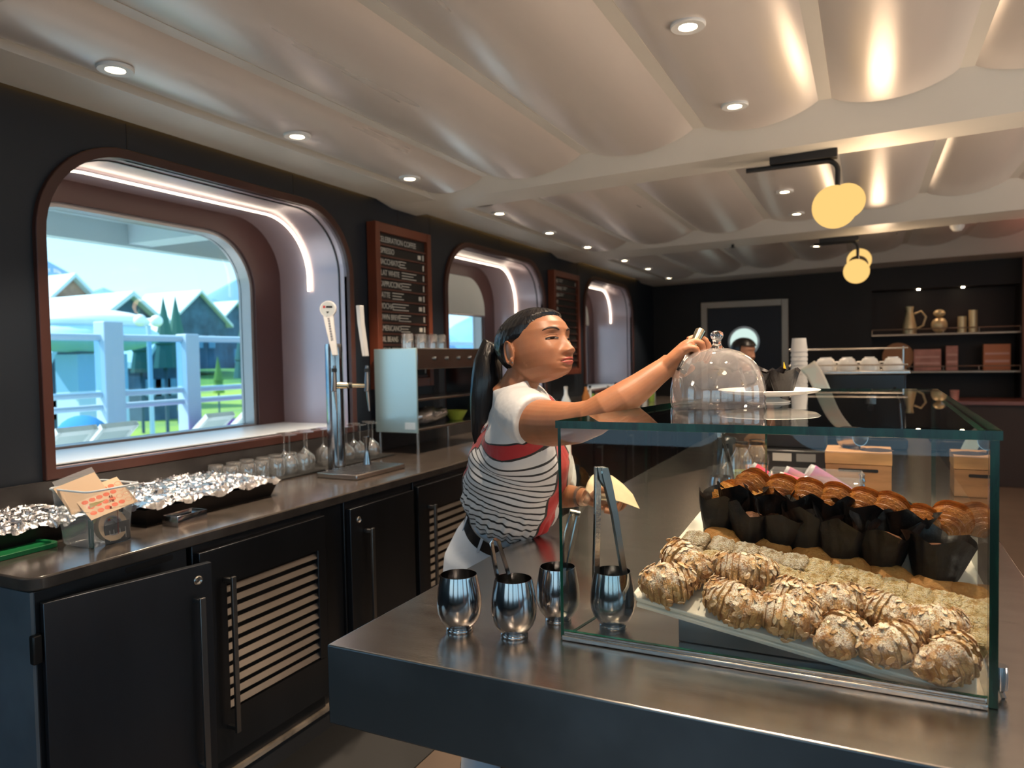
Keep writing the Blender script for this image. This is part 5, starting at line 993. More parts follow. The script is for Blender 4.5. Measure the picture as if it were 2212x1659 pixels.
for px in (1984,2080): 
    c = ony(px,630,YB+.1); t = thing('niche_lamp',f'tiny {"left" if px < 2000 else "right"} spotlight at the top of the dark shelf niche','lamp',(c[0],YB+.1,NZ1-.012)); mb = MB(); mb.lathe([(.0001,.0),(.016,.0),(.018,.011)],14); mb.build('lamp', m_bulb, t); light('niche_spot','SPOT',(0,-.0,-.02),1.3,(1,.62,.42),(0,0,-1),t,spot_size=R(120),spot_blend=.8,shadow_soft_size=.02)
# ================================================================== PEOPLE
RTh = nrm((W[0][0],W[0][1],0)); FWh = nrm((W[2][0],W[2][1],0)); ZZ = np.array((0,0,1.))
m_skin = mat('warm_brown_skin',(.325,.138,.068),.44,sss=.25,var=.12,vscale=18,bump=.05,bscale=420)
m_hair = mat('black_hair',(.008,.007,.008),.30,bump=.35,bscale=60,stretch=(1,1,.12),spec=.6)
zk = np.array([-.105,-.1045,-.102,-.095,-.085,-.07,-.05,-.03,-.01,.01,.03,.05,.07,.088,.100,.1045,.105])
xfk = np.array([0,.026,.060,.080,.0885,.091,.092,.091,.090,.0905,.0915,.0865,.074,.053,.028,.010,0])
xbk = np.array([0,.004,.010,.018,.030,.046,.066,.083,.096,.103,.104,.098,.084,.061,.034,.012,0])
wk = np.array([0,.012,.026,.041,.052,.0625,.0705,.0755,.0780,.0790,.0785,.0745,.0640,.047,.026,.009,0])
def G(a,s): return np.exp(-(a/s)**2)
def face_disp(y,z):
    ay = abs(y)
    h = np.interp(z,[-.052,-.0465,-.038,-.028,-.010,.008,.02],[0,.013,.0235,.0195,.0100,.002,0]); s = np.interp(z,[-.045,-.035,-.02,.01],[.0165,.0148,.0105,.0080])
    d = h*G(y,s) + .0095*G(ay-.0155,.0068)*G(z+.0405,.0070)
    d += -.0105*G(ay-.033,.0155)*G(z-.006,.0105) + .0068*G(ay-.033,.0115)*G(z-.0045,.0062)
    d += .0035*G(ay-.033,.020)*G(z-.025,.007) + .005*G(ay-.046,.018)*G(z+.030,.017)
    d += .0092*G(y,.0175)*G(z+.0600,.0050) + .0095*G(y,.0155)*G(z+.0710,.0053) - .0055*G(y,.021)*G(z+.0655,.0016) - .0045*G(y,.016)*G(z+.0795,.0045) + .0055*G(y,.017)*G(z+.092,.010)
    d += .0035*G(y,.03)*G(z+.064,.02)
    d += -.0018*G(y,.0035)*G(z+.054,.005) - .002*G(ay-.027,.005)*G(z+.066,.006)
    return d
def head_surf(phi, z, off=0.):
    xf,xb,w_ = np.interp(z,zk,xfk),np.interp(z,zk,xbk),np.interp(z,zk,wk); c,s = math.cos(phi),math.sin(phi)
    x = (xf if c > 0 else xb)*math.copysign(abs(c)**.92,c); y = w_*math.copysign(abs(s)**.92,s)
    if c > 0: x += face_disp(y,z)*min(1,c*2.2)
    r_ = math.hypot(x,y)+1e-6
    return np.array((x*(1+off/r_), y*(1+off/r_), z+off*(z/.105)*.8))
def front_x(y,z,off=.0):
    xf,w_ = np.interp(z,zk,xfk),np.interp(z,zk,wk); q_ = min(.999,abs(y)/w_)**(1/.92); c = math.sqrt(1-q_*q_); return xf*c**.92+face_disp(y,z)*min(1,c*2.2)+off
def make_head(cpos, b, a, sc3, rollr=0.):
    h = math.cos(b)*RTh-math.sin(b)*FWh; f = math.cos(a)*h+math.sin(a)*ZZ; u = -math.sin(a)*h+math.cos(a)*ZZ; l = np.cross(u,f)
    l2 = math.cos(rollr)*l+math.sin(rollr)*u; u2 = np.cross(f,l2); M3 = np.array([f,l2,u2]).T@np.diag(sc3)
    return lambda p: M3@np.array(p)+cpos
HC = D(1157,750,2.05); HT = make_head(HC, R(43), R(13), (1.16,1.05,.985), R(-3))
def xf_mb(mb, T): mb.v = [tuple(T(p)) for p in mb.v]; return mb
BASE = np.array((HC[0]*0-1.03, 2.08, 0))
def done(mb_or_me, name, mats, parent, smooth=60, **kw):
    mb_or_me.v = [tuple(np.array(p)-BASE) for p in mb_or_me.v]; return mb_or_me.build(name, mats, parent, smooth=smooth, **kw)
wm = thing('person','woman with black ponytail and striped red and white top, reaching over the glass case','person',tuple(BASE))
def headmesh(off=0., nu=150, nv=130, mask=None):
    mb = MB()
    def f(u,v):
        z = -.105*math.cos(PI*v); phi = 2*PI*u-PI
        o = off
        if mask: o = mask(head_surf(phi,z))
        return head_surf(phi,z,o)
    return mb.grid(f,nu,nv,closed_u=True)
body = MB(); hm = headmesh()
# ears
for s in (-1,1):
    ec = np.array((-.016,s*.080,-.014)); out = np.array((-.35,s*.94,0)); out = nrm(out); fwd_ = nrm(np.array((1,0,.12))-out*(out@np.array((1,0,.12)))); up_ = nrm(np.cross(fwd_,out)*(-s)); up_ = up_ if up_[2] > 0 else -up_
    pts = []; rr = []
    for k in range(17):
        t_ = R(-60+k*262/16); w_ = .0175 if math.sin(t_) > -.2 else .013; pts.append(ec+out*(.0085-.002*math.cos(t_))+(-fwd_*math.cos(t_+PI)*-1)*0+fwd_*(-w_*math.sin(t_+R(30)))+up_*(.0325*math.cos(t_+R(30)))); rr.append(.0036 if 2 < k < 14 else .0030)
    hm.tube(pts,rr,8)
    hm.ellipsoid(ec+out*.003,(.0172,.0058,.0315),20,14,rot=np.array([fwd_,out,up_]).T)
    hm.ellipsoid(ec-up_*.031+out*.006+fwd_*.002,(.009,.0045,.010),12,8,rot=np.array([fwd_,out,up_]).T)
xf_mb(hm,HT); body.add(hm.v,hm.f)
body.tube([D(1104,862,2.09),D(1116,842,2.08),D(1131,812,2.065),D(1142,780,2.05)],[.062,.053,.050,.050],24)
# chest inside the shirt
body.tube([D(1086,1125,2.27),D(1110,1040,2.22),D(1128,960,2.14),D(1122,890,2.08),D(1110,862,2.06)],[.08,.10,.10,.085,.05],20)
# right arm (near): shoulder, elbow, wrist
body.tube([D(1118,888,2.02),D(1148,910,1.945),D(1195,915,1.86),D(1245,914,1.775),D(1283,902,1.72),D(1310,884,1.705),D(1345,862,1.70),D(1385,834,1.70),D(1414,811,1.70),D(1436,795,1.70),D(1450,785,1.70)],[.055,.062,.059,.051,.0445,.0425,.0395,.0335,.0285,.0255,.026],28)
# left arm (far)
body.tube([D(1135,885,2.20),D(1160,920,2.27),D(1185,990,2.27),D(1203,1060,2.22),D(1208,1072,2.19),D(1232,1072,2.13),D(1256,1073,2.09),D(1268,1075,2.075)],[.05,.055,.045,.038,.037,.033,.026,.025],24)
def finger(mb, pts, r0, r1):
    n = len(pts); P = [np.array(p) for p in pts]; Q = []; rr = []
    for i in range(n-1):
        for k in range(4): Q.append(P[i]+(P[i+1]-P[i])*k/4)
    Q.append(P[-1]); 
    for _ in range(2): Q = [Q[0]]+[(Q[i-1]+2*Q[i]+Q[i+1])/4 for i in range(1,len(Q)-1)]+[Q[-1]]
    N = len(Q); rr = [r0+(r1-r0)*i/(N-1)+(.0006 if i%4 == 0 and 0 < i < N-1 else 0) for i in range(N)]
    mb.tube(Q,rr,12); d = nrm(Q[-1]-Q[-2]); mb.ellipsoid(Q[-1],(r1*1.0,r1*1.0,r1*1.0),10,8)
# right hand, gripping a pair of tongs from above
palm = [(D(1436,796,1.70),.026,.020),(D(1452,780,1.697),.031,.019),(D(1468,764,1.697),.037,.018),(D(1482,749,1.70),.040,.016),(D(1490,742,1.70),.038,.0135)]
V = []; n = 22; ax = nrm(D(1490,740,1.7)-D(1436,796,1.7)); side = nrm(FWh*1.0+RTh*.15); side = nrm(side-ax*(side@ax)); nn_ = np.cross(side,ax); mb = MB(); F = []
for c_,a_,b_ in palm:
    for k in range(n): t_ = 2*PI*k/n; V.append(c_+side*a_*math.copysign(abs(math.cos(t_))**.8,math.cos(t_))+nn_*b_*math.copysign(abs(math.sin(t_))**.8,math.sin(t_)))
for i in range(len(palm)-1):
    for k in range(n): F.append((i*n+k,i*n+(k+1)%n,(i+1)*n+(k+1)%n,(i+1)*n+k))
F += [tuple(range(n-1,-1,-1)),tuple(range((len(palm)-1)*n,len(palm)*n))]; body.add(V,F)
finger(body,[D(1478,757,1.667),D(1490,752,1.662),D(1504,753,1.659),D(1507,767,1.664),D(1500,779,1.672)],.0088,.0072)
finger(body,[D(1484,744,1.686),D(1502,738,1.684),D(1516,742,1.682),D(1519,760,1.687),D(1511,775,1.694)],.0094,.0076)
finger(body,[D(1486,736,1.705),D(1506,728,1.706),D(1524,735,1.705),D(1529,756,1.708),D(1521,774,1.713)],.0094,.0077)
finger(body,[D(1488,734,1.726),D(1512,730,1.728),D(1530,744,1.727),D(1533,764,1.729),D(1526,780,1.732)],.0090,.0073)
finger(body,[D(1446,802,1.712),D(1462,808,1.716),D(1478,806,1.720),D(1494,795,1.722)],.0125,.0085)
# left hand, palm up under the paper
lp = [(D(1268,1075,2.075),.025,.018),(D(1282,1082,2.06),.033,.016),(D(1298,1090,2.05),.039,.014),(D(1312,1096,2.045),.040,.012)]
V = []; F = []; ax = nrm(lp[-1][0]-lp[0][0]); side = nrm(FWh-ax*(FWh@ax)); nn_ = np.cross(side,ax)
for c_,a_,b_ in lp:
    for k in range(n): t_ = 2*PI*k/n; V.append(c_+side*a_*math.cos(t_)+nn_*b_*math.sin(t_))
for i in range(len(lp)-1):
    for k in range(n): F.append((i*n+k,i*n+(k+1)%n,(i+1)*n+(k+1)%n,(i+1)*n+k))
F += [tuple(range(n-1,-1,-1)),tuple(range((len(lp)-1)*n,len(lp)*n))]; body.add(V,F)
for j,(dx,dy,dd,e) in enumerate(((0,6,-.034,0),(6,2,-.012,4),(8,-2,.012,6),(5,-6,.034,4))):
    x,y = 1306+dx,1096+dy; finger(body,[D(x,y,2.04+dd),D(x+14+e,y+4,2.035+dd),D(x+28+e,y-2,2.03+dd),D(x+34+e,y-16,2.03+dd)],.0088,.0072)
finger(body,[D(1280,1072,2.03),D(1292,1060,2.015),D(1306,1058,2.005),D(1318,1064,2.00)],.0110,.0082)
me = voxel(body,.0021,3,.5); me.transform(Matrix.Translation(-Vector(BASE))); link_mesh('body', me, m_skin, wm)
# hair cap
def hmask(p):
    x,y,z = p
    xh = np.interp(z,[-.09,-.075,-.03,.0,.010,.019,.028,.04,.06,.072,.080],[-.055,-.042,-.036,-.034,-.026,.008,.020,.032,.052,.074,.12])
    t_ = (xh-x)/.026; t_ = max(-1,min(1,t_)); part = .0012*math.exp(-(y/.004)**2)*(z > .05)
    low = 1 if z > -.085 else 0
    return (.0075*t_+.0006 if t_ > 0 else .0090*t_+.0006)*low-(0 if low else .012)-part
hr = headmesh(mask=hmask,nu=200,nv=160)
P = np.array(hr.v); ang = np.arctan2(P[:,1],P[:,0]-.02); back = np.clip((.03-P[:,0])/.08,0,1)
P += (P/np.linalg.norm(P,axis=1,keepdims=True))*(np.sin(ang*70+P[:,2]*300)*.0005+np.sin(ang*31-P[:,2]*170)*.0006)[:,None]
q_ = np.array((-.112,0,.028)); w8 = np.exp(-np.sum((P-q_)**2,1)/.035**2)[:,None]; P += (q_-P)*w8*.25; hr.v = [tuple(p) for p in P]
hr.tube([(-.098,0,.028),(-.115,0,.03),(-.124,0,.026)],[.032,.022,.017],20)
xf_mb(hr,HT); hair = done(hr,'hair',m_hair,wm)
pt = HT((-.120,0,.028)); mb = MB(); base_d = W[2]@(pt-CAMLOC)
mb.tube([HT((-.112,0,.029)),HT((-.128,0,.024)),D(1059,748,base_d+.01),D(1054,780,base_d+.0),D(1052,820,base_d-.01),D(1046,865,base_d-.005),D(1041,905,base_d),D(1035,940,base_d),D(1030,968,base_d)],[.014,.021,.030,.042,.047,.043,.034,.021,.004],40,flat=.8)
P = np.array(mb.v); a_ = np.arange(len(P))%40; P += RTh*(np.sin(a_*2.3+P[:,2]*8)*.0018)[:,None]+FWh*(np.cos(a_*3.1)*.0018)[:,None]; mb.v = [tuple(p) for p in P]; done(mb,'ponytail',m_hair,wm)
mb = MB(); c0 = HT((-.117,0,.028)); dv = nrm(HT((-.13,0,.024))-HT((-.11,0,.029))); s_ = nrm(np.cross(dv,ZZ)); u_ = np.cross(s_,dv)
pts = [c0+(s_*math.cos(2*PI*k/24)+u_*math.sin(2*PI*k/24))*(.0215+.002*(k%2)) for k in range(25)]; mb.tube(pts,.0028,6); done(mb,'hair_tie',mat('silver_tie',(.45,.47,.5),.3,.6),wm)
# face details
m_brow = mat('brow_hair',(.035,.016,.010),.6); m_lash = mat('lash_black',(.008,.006,.006),.5); m_scl = mat('eye_white',(.62,.58,.55),.25); m_iris = mat('dark_iris',(.018,.009,.006),.08); m_lip = mat('rose_lip',(.42,.095,.075),.32,sss=.1,var=.12,vscale=90); m_lid = mat('lid_shade',(.40,.18,.10),.4,sss=.2)
def strip_on_face(pts, ws, off, name, m_):
    mb = MB(); V = []; F = []
    for i,(y,z) in enumerate(pts):
        for s in (-1,0,1): zz = z+s*ws[i]; V.append(HT((front_x(y,zz,off*(1 if s == 0 else .35)),y,zz)))
    for i in range(len(pts)-1):
        for k in range(2): F.append((i*3+k,i*3+k+1,(i+1)*3+k+1,(i+1)*3+k))
    mb.add(V,F); return done(mb,name,m_,wm,solid=.0004)
for s in (-1,1):
    ys = np.linspace(.0145,.055,14); t_ = (ys-.0145)/.0405
    strip_on_face([(s*y,.0225+.0075*math.sin(PI*min(1,q*.78))-.004*q**3) for y,q in zip(ys,t_)],[.0036*(1-.75*q**2)*min(1,.45+q*3)+.0002 for q in t_],.0014,'eyebrow',m_brow)
    ys = np.linspace(.0175,.0500,14); t_ = (ys-.0175)/.0325
    strip_on_face([(s*y,-.0005+.0030*math.sin(PI*q)-.001*q) for y,q in zip(ys,t_)],[.0023*math.sin(PI*q)**.6+.0001 for q in t_],.0014,'eye_white',m_scl)
    strip_on_face([(s*(.0335+.0062*math.sin(k)),.0008) for k in np.linspace(-1.5,1.5,8)],[.0027*math.cos(k)+.0002 for k in np.linspace(-1.5,1.5,8)],.0024,'iris',m_iris)
    strip_on_face([(s*y,.0010+.0030*math.sin(PI*min(1,q*.92))-.0022*q) for y,q in zip(ys,t_)],[.0011+.0008*q for q in t_],.0026,'eyelashes',m_lash)
    strip_on_face([(s*y,.0085+.0035*math.sin(PI*min(1,q))-.0012*q) for y,q in zip(ys,t_)],[.0008 for q in t_],.0012,'eyelid_fold',m_lid)
    strip_on_face([(s*y,-.0032+.0006*math.sin(PI*q)) for y,q in zip(ys,t_)],[.0003 for q in t_],.0012,'eyelashes',m_lash)
mb = MB(); 
def lipf(u,v):
    y = -.0255+.051*u; k = max(0,1-(abs(y)/.0255)**1.8); top = -.0655+.0102*k-.0022*math.exp(-(y/.0045)**2)*k; bot = -.0655-.0118*k**.8; z = bot+(top-bot)*v; return HT((front_x(y,z,.0011*min(1,6*v*(1-v)*k+.1)),y,z))
mb.grid(lipf,26,12); done(mb,'lips',m_lip,wm)
strip_on_face([(y,-.0655-.0008*abs(y)/.02) for y in np.linspace(-.024,.024,14)],[.0009]*14,.0026,'mouth_line',mat('mouth_dark',(.10,.02,.015),.6))
p = HT((-.008,-.091,-.046)); mb = MB(); mb.ellipsoid(p-FWh*.002,(.0028,.0028,.0028),10,8); done(mb,'earring',steel_pol,wm)
# ------------------------------------------------------------------ top (blouse)
secs = [(1089,1116,2.268,.104,.134),(1092,1105,2.262,.120,.147),(1100,1085,2.245,.148,.155),(1112,1045,2.215,.156,.158),(1124,1000,2.175,.154,.163),(1134,960,2.135,.140,.170),(1130,918,2.09,.110,.178),(1121,885,2.065,.084,.168),(1112,860,2.05,.064,.125),(1107,842,2.045,.054,.080),(1104,832,2.045,.052,.060)]
bt = R(8); Lv = math.cos(bt)*FWh+math.sin(bt)*RTh; cen = [D(a,b_,c_) for a,b_,c_,_,_ in secs]; fr = []
for i in range(len(secs)):
    t_ = nrm(cen[min(i+1,len(secs)-1)]-cen[max(0,i-1)]); l_ = nrm(Lv-t_*(Lv@t_)); fr.append((np.cross(l_,t_),l_,t_))
fr[0] = fr[1]
def sec_loop(i, rx=0, ry=0, dz=0, n=56):
    c_ = cen[i]; f_,l_,t_ = fr[i]; a_,b_ = secs[i][3]+rx, secs[i][4]+ry
    return [c_+t_*dz+f_*a_*math.copysign(abs(math.cos(q))**.9,math.cos(q))+l_*b_*math.copysign(abs(math.sin(q))**.9,math.sin(q)) for q in [2*PI*k/n for k in range(n)]]
sh = MB(); loops = [sec_loop(i) for i in range(len(secs))]; n = 56; V = sum(loops,[]); F = [tuple(range(n-1,-1,-1)),tuple(range((len(loops)-1)*n,len(loops)*n))]
for i in range(len(loops)-1): F += [(i*n+k,i*n+(k+1)%n,(i+1)*n+(k+1)%n,(i+1)*n+k) for k in range(n)]
sh.add(V,F)
sh.tube([D(1108,878,2.02),D(1126,890,1.975),D(1146,905,1.935),D(1158,911,1.915)],[.062,.072,.0745,.071],30)
LS = [D(1140,900,2.24),D(1172,950,2.27),D(1192,1000,2.25),D(1203,1045,2.22),D(1206,1062,2.20)]; sh.tube(LS,[.062,.074,.068,.060,.054],26)
me = voxel(sh,.0035,10,.6)
co = np.empty(len(me.vertices)*3); me.vertices.foreach_get('co',co); co = co.reshape(-1,3)
Cn = np.array(cen); seg = Cn[1:]-Cn[:-1]; Ls = np.linalg.norm(seg,axis=1); cum = np.concatenate([[0],np.cumsum(Ls)])
best = np.full(len(co),1e9); sv = np.zeros(len(co)); fa = np.zeros((len(co),3)); la = np.zeros((len(co),3)); ctr = np.zeros((len(co),3))
for i in range(len(seg)):
    t_ = np.clip(((co-Cn[i])@seg[i])/Ls[i]**2,0,1); pp = Cn[i]+t_[:,None]*seg[i]; d_ = np.linalg.norm(co-pp,axis=1); mk_ = d_ < best
    best = np.where(mk_,d_,best); sv = np.where(mk_,cum[i]+t_*Ls[i],sv); f_ = nrm(fr[i][0]+fr[i+1][0]); l_ = nrm(fr[i][1]+fr[i+1][1]); fa[mk_] = f_; la[mk_] = l_; ctr[mk_] = pp[mk_]
ed = np.empty(len(me.edges)*2,dtype=np.int32); me.edges.foreach_get('vertices',ed); ed = ed.reshape(-1,2); deg = np.bincount(ed.ravel(),minlength=len(co)).astype(float)
for _ in range(60):
    a_ = np.bincount(ed[:,0],weights=sv[ed[:,1]],minlength=len(co))+np.bincount(ed[:,1],weights=sv[ed[:,0]],minlength=len(co)); sv = .3*sv+.7*a_/np.maximum(deg,1)
rel = co-ctr; aa = np.degrees(np.arctan2((rel*la).sum(1),(rel*fa).sum(1)))
rad = rel/(np.linalg.norm(rel,axis=1,keepdims=True)+1e-6)
wav = np.clip(1-sv/.17,0,1)**1.2; disp = wav*(.0052*np.sin(np.radians(aa)*26+np.sin(sv*40)*1.2)+.0035*np.sin(np.radians(aa)*41+1+sv*25))
disp += .0042*np.sin((aa*.045+sv*36))*np.clip((sv-.08)/.1,0,1)*np.clip((.42-sv)/.1,0,1)+.0026*np.sin(aa*.11-sv*58+1.3)
inner = best > .03; co2 = co+rad*(disp*inner)[:,None]
me.vertices.foreach_set('co',co2.ravel())
wfl = np.zeros(len(co)); Lp = np.array(LS)
for i in range(len(LS)-1):
    s_ = Lp[i+1]-Lp[i]; t_ = np.clip(((co-Lp[i])@s_)/(s_@s_),0,1); d_ = np.linalg.norm(co-(Lp[i]+t_[:,None]*s_),axis=1); wfl = np.maximum(wfl,(d_ < .078)*(aa > -35))
for nm,arr in (('su',aa),('sv',sv),('wf',wfl)):
    at = me.attributes.new(nm,'FLOAT','POINT'); at.data.foreach_set('value',np.asarray(arr,dtype=np.float32))
m_sh = bpy.data.materials.new('striped_jersey'); m_sh.use_nodes = True; t = m_sh.node_tree; b = t.nodes['Principled BSDF']; b.inputs['Roughness'].default_value = .75; b.inputs['Sheen Weight'].default_value = .15
def attr(nm): a = t.nodes.new('ShaderNodeAttribute'); a.attribute_name = nm; return a.outputs['Fac']
def mth(op,a,b_=None,clamp=False):
    m_ = t.nodes.new('ShaderNodeMath'); m_.operation = op; m_.use_clamp = clamp
    for i,x in enumerate((a,b_)):
        if x is None: continue
        if isinstance(x,(int,float)): m_.inputs[i].default_value = x
        else: t.links.new(x,m_.inputs[i])
    return m_.outputs[0]
def rng_(v,a,b_): return mth('MULTIPLY',mth('GREATER_THAN',v,a),mth('LESS_THAN',v,b_))
def mixc(fac,c1,c2):
    m_ = t.nodes.new('ShaderNodeMixRGB'); t.links.new(fac,m_.inputs[0])
    for i,c in ((1,c1),(2,c2)):
        if isinstance(c,tuple): m_.inputs[i].default_value = (*c,1)
        else: t.links.new(c,m_.inputs[i])
    return m_.outputs[0]
su, sv_, wf = attr('su'),attr('sv'),attr('wf'); au = mth('ABSOLUTE',su)
WH,RD,BK = (.58,.58,.59),(.42,.018,.022),(.008,.008,.009)
dq = mth('DIVIDE',mth('SUBTRACT',au,95),45); svs = mth('SUBTRACT',mth('ADD',sv_,mth('MULTIPLY',mth('SUBTRACT',au,90),.00030)),mth('MULTIPLY',mth('POWER',2.718,mth('MULTIPLY',mth('MULTIPLY',dq,dq),-1)),.03))   # panels slope a little to the front
st = mth('LESS_THAN',mth('FRACT',mth('MULTIPLY',svs,42)),.27)
col = mixc(st,WH,BK)
fr_edge = rng_(au,38,160)
TB0,TB1 = .338,.370
col = mixc(rng_(svs,TB0-.004,TB1+.004),col,BK); col = mixc(rng_(svs,TB0,TB1),col,RD)
col = mixc(rng_(au,14,44),col,BK); col = mixc(rng_(au,17,41),col,RD); col = mixc(mth('GREATER_THAN',au,158),col,BK); col = mixc(mth('GREATER_THAN',au,161),col,RD)
col = mixc(mth('LESS_THAN',au,14),col,WH); col = mixc(mth('GREATER_THAN',svs,TB1+.004),col,WH); col = mixc(wf,col,WH)
t.links.new(col,b.inputs['Base Color'])
nz = t.nodes.new('ShaderNodeTexNoise'); nz.inputs['Scale'].default_value = 14; bp = t.nodes.new('ShaderNodeBump'); bp.inputs['Strength'].default_value = .35; bp.inputs['Distance'].default_value = .01; t.links.new(nz.outputs[0],bp.inputs['Height']); t.links.new(bp.outputs[0],b.inputs['Normal'])
me.transform(Matrix.Translation(-Vector(BASE))); link_mesh('top', me, m_sh, wm)
# ------------------------------------------------------------------ trousers, belt, shoes
m_tr = mat('pale_grey_blue_cotton',(.46,.52,.60),.8,bump=.2,bscale=18,sheen=.1)
tr = MB(); ps = [(1084,1128,2.285,.106,.138),(1074,1160,2.30,.130,.152),(1062,1205,2.31,.150,.165),(1056,1250,2.32,.148,.172),(1056,1300,2.33,.125,.165)]
f0 = nrm(np.cross(Lv,ZZ)); L0 = nrm(Lv)
V = []; F = []; n = 48
for i,(a,b_,c_,rx,ry) in enumerate(ps):
    c0 = D(a,b_,c_); tl = nrm(ZZ+f0*(.33*(1-i/3) if i < 3 else 0)); l_ = nrm(L0-tl*(L0@tl)); f_ = np.cross(l_,tl)
    V += [c0+f_*rx*math.cos(2*PI*k/n)+l_*ry*math.sin(2*PI*k/n) for k in range(n)]
for i in range(len(ps)-1): F += [(i*n+k,i*n+(k+1)%n,(i+1)*n+(k+1)%n,(i+1)*n+k) for k in range(n)]
F += [tuple(range(n-1,-1,-1)),tuple(range((len(ps)-1)*n,len(ps)*n))]; tr.add(V,F)
feet = []
for s,ff in ((-1,.03),(1,-.05)):
    top_ = D(1056,1270,2.32)+L0*s*.085; foot = np.array((top_[0]-.055+ff*.4,top_[1]+.02,.09)); foot[:2] += L0[:2]*s*.02; knee = (top_+foot)/2+f0*.02
    tr.tube([top_,top_*.6+knee*.4,knee,knee*.45+foot*.55,foot],[.098,.088,.070,.064,.060],26); feet.append(foot)
me = voxel(tr,.006,6,.6); me.transform(Matrix.Translation(-Vector(BASE))); link_mesh('trousers', me, m_tr, wm)
for foot in feet:
    mb = MB(); c_ = foot.copy(); c_[2] = 0
    def sf(u,v):
        x = -.07+.25*v; w_ = .042*math.sin(PI*min(.97,max(.03,v*.9+.08)))**.45; hh = .075 if v < .3 else .075-.045*((v-.3)/.7)**.7; a = 2*PI*u; return c_+f0*x+L0*w_*math.cos(a)+ZZ*(hh*.5+hh*.5*math.copysign(abs(math.sin(a))**.7,math.sin(a)))
    mb.grid(sf,22,16,closed_u=True); done(mb,'shoe',mat('black_leather',(.012,.012,.012),.35),wm)
V = []; F = []; mb = MB(); c0 = D(1085,1131,2.275); tl = fr[1][2]; l_ = fr[1][1]; f_ = fr[1][0]; n = 60
for dz,k1 in ((-.018,0),(.018,0),(.018,.004),(-.018,.004)): V += [c0+tl*dz+f_*(.113+k1)*math.cos(2*PI*k/n)+l_*(.145+k1)*math.sin(2*PI*k/n) for k in range(n)]
for i in range(4): F += [(i*n+k,i*n+(k+1)%n,((i+1)%4)*n+(k+1)%n,((i+1)%4)*n+k) for k in range(n)]
mb.add(V,F); done(mb,'belt',mat('black_belt',(.010,.010,.011),.35),wm)
for an in (-150,-105,-62,-30):
    q = R(an); p = c0+f_*.119*math.cos(q)+l_*.151*math.sin(q); tg_ = -f_*math.sin(q)+l_*math.cos(q); rd = f_*math.cos(q)+l_*math.sin(q); mb = MB(); mb.boxc(p,(.009,.003,.052),rot=np.array([nrm(tg_),nrm(rd),tl]).T); done(mb,'belt_loop',m_tr,wm,bevel=.001)
# wrist watch
p0,p1 = D(1247,1072,2.105),D(1255,1073,2.095); ax = nrm(p1-p0); s_ = nrm(np.cross(ax,ZZ)); u_ = np.cross(s_,ax); mb = MB()
pts = [p1+(s_*math.cos(2*PI*k/28)*.0285+u_*math.sin(2*PI*k/28)*.0285) for k in range(29)]; m2 = ribbon(pts,.011,.003,ax); done(m2,'wrist_band',mat('brown_steel_band',(.25,.17,.13),.3,.6),wm)
# held things
dep = 1.700; t = thing('held_tongs','steel tongs gripped in the woman\'s raised hand above the dome','tongs',tuple(D(1495,765,dep))); off = np.array(t.location)
A_,B_ = D(1513,716,dep+.006)-off, D(1473,800,dep-.052)-off; dd = nrm(B_-A_); s_ = nrm(np.cross(dd,W[2])); 
mb = MB(); mb.tube([A_,A_+dd*.03,A_+(B_-A_)*.5],[.0125,.011,.0085],20); mb.build('grip_roll', mat('warm_steel',(.62,.54,.38),.16,1.), t)
mb = ribbon([A_+(B_-A_)*.35,A_+(B_-A_)*.84],[.017,.020],.012,s_); mb.build('arm', steel, t, bevel=.002)
mb = ribbon([A_+(B_-A_)*.842,B_+dd*.002],[.022,.022],.014,s_); mb.build('black_tip', black, t, bevel=.001)
t = thing('bakery_paper','sheet of pale bakery paper curling over the woman\'s lower hand','paper',tuple(D(1320,1070,2.03))); off = np.array(t.location)
rowsP = [[(1262,1058,2.05),(1290,1082,2.01),(1330,1082,1.99),(1356,1090,1.985),(1384,1100,1.98)],[(1268,1040,2.06),(1292,1058,2.03),(1328,1064,2.01),(1356,1078,2.00),(1383,1099,1.985)],[(1278,1026,2.08),(1298,1036,2.06),(1326,1042,2.04),(1352,1058,2.02),(1375,1084,2.0)],[(1288,1021,2.10),(1304,1022,2.09),(1322,1026,2.075),(1345,1044,2.05),(1368,1068,2.02)]]
G_ = np.array([[D(*p)-off for p in r_] for r_ in rowsP])
def bil(u,v):
    a = u*4; b_ = v*3; i,j = min(3,int(a)),min(2,int(b_)); fu,fv = a-i,b_-j; return (G_[j,i]*(1-fu)+G_[j,i+1]*fu)*(1-fv)+(G_[j+1,i]*(1-fu)+G_[j+1,i+1]*fu)*fv
mb = MB(); mb.grid(bil,24,18); o = mb.build('sheet', mat('cream_paper',(.60,.48,.31),.7,bump=.3,bscale=25), t, solid=.0006); md = o.modifiers.new('sm','SMOOTH'); md.iterations = 6
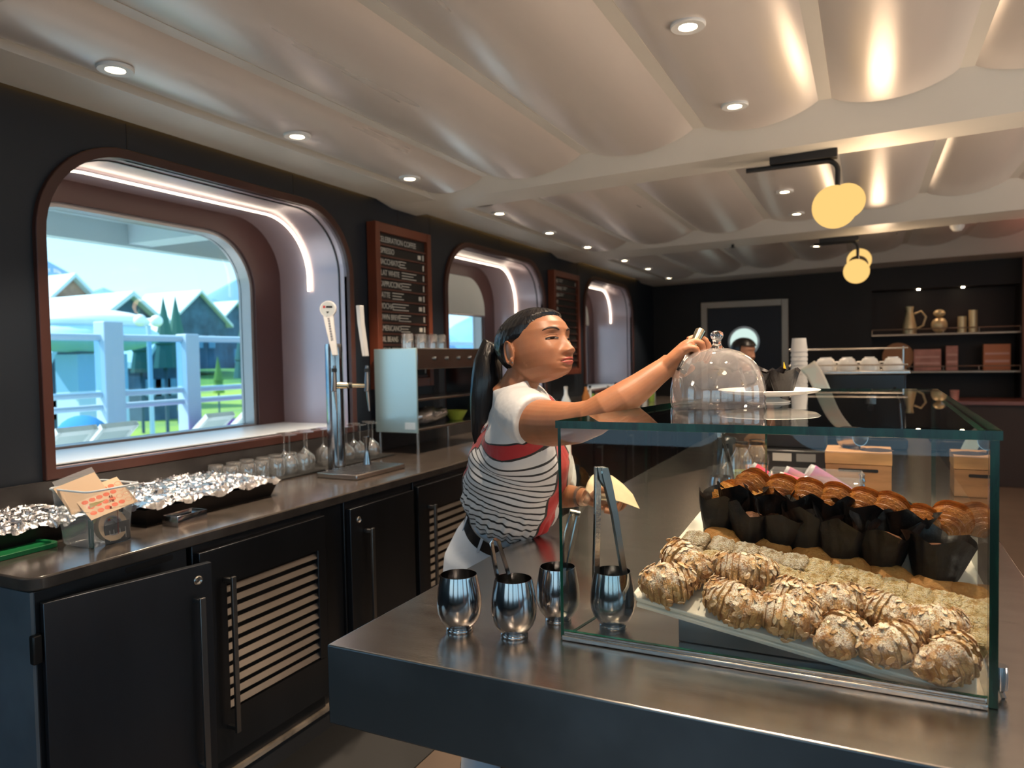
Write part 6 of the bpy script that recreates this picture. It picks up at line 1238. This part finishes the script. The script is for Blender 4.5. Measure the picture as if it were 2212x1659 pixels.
# ------------------------------------------------------------------ second person, far behind
b2 = D(1607,757,6.2); B2 = np.array((b2[0],b2[1],0)); t = thing('person','man with short black hair in dark clothes far back in front of the door','person',tuple(B2)); hz = b2[2]
bb = MB(); h2 = headmesh(0,60,50); T2 = make_head(np.array((0,0,hz-.005)), R(50), R(-8), (1,1,1)); xf_mb(h2,T2); bb.add(h2.v,h2.f); bb.tube([(0,0,hz-.20),(0,0,hz-.12),(0,0,hz-.05)],[.06,.055,.05],14); bb.tube([(0,0,.95),(0,0,1.15),(0,0,hz-.22)],[.12,.13,.10],16)
for s in (-1,1): 
    bb.tube([RTh*s*.17+np.array((0,0,hz-.25)),RTh*s*.21+np.array((0,0,hz-.50)),RTh*s*.19-FWh*.12+np.array((0,0,hz-.68)),RTh*s*.17-FWh*.20+np.array((0,0,hz-.66))],[.05,.043,.034,.03],12)
    for k in range(4): c_ = RTh*(s*.17+(k-1.5)*.018)-FWh*.22+np.array((0,0,hz-.655)); bb.tube([c_,c_-FWh*.035,c_-FWh*.06-ZZ*.02],[.009,.0085,.007],7)
    c_ = RTh*(s*.17-s*.03)-FWh*.21+np.array((0,0,hz-.645)); bb.tube([c_,c_-FWh*.03-RTh*s*.01,c_-FWh*.045],[.011,.010,.008],7)
me = voxel(bb,.006,3,.5); link_mesh('body', me, mat('tan_skin',(.36,.17,.10),.5), t)
h3 = headmesh(mask=lambda p: (.012 if (p[2] > .045 or (p[0] < .02 and p[2] > -.03)) else -.01),nu=60,nv=50); xf_mb(h3,T2); h3.build('hair', m_hair, t)
s2 = MB(); s2.tube([(0,0,.92),(0,0,1.1),(0,0,hz-.33),(0,0,hz-.22),(0,0,hz-.17)],[.16,.15,.17,.14,.07],24)
for s in (-1,1): s2.tube([RTh*s*.10+np.array((0,0,hz-.22)),RTh*s*.18+np.array((0,0,hz-.26)),RTh*s*.21+np.array((0,0,hz-.40))],[.07,.068,.06],14)
me = voxel(s2,.008,4,.6); link_mesh('shirt', me, mat('dark_maroon_shirt',(.035,.010,.012),.8), t)
p2 = MB()
for s in (-1,1): p2.tube([RTh*s*.085+np.array((0,0,.95)),RTh*s*.09+np.array((0,0,.5)),RTh*s*.095+np.array((0,0,.06))],[.10,.075,.06],16)
me = voxel(p2,.010,4,.6); link_mesh('trousers', me, mat('black_cloth',(.012,.012,.013),.8), t)
for s in (-1,1): mb = MB(); mb.ellipsoid(RTh*s*.095-FWh*.04+np.array((0,0,.04)),(.05,.12,.04),16,10,rot=np.array([RTh,FWh,ZZ]).T); mb.build('shoe', black, t)
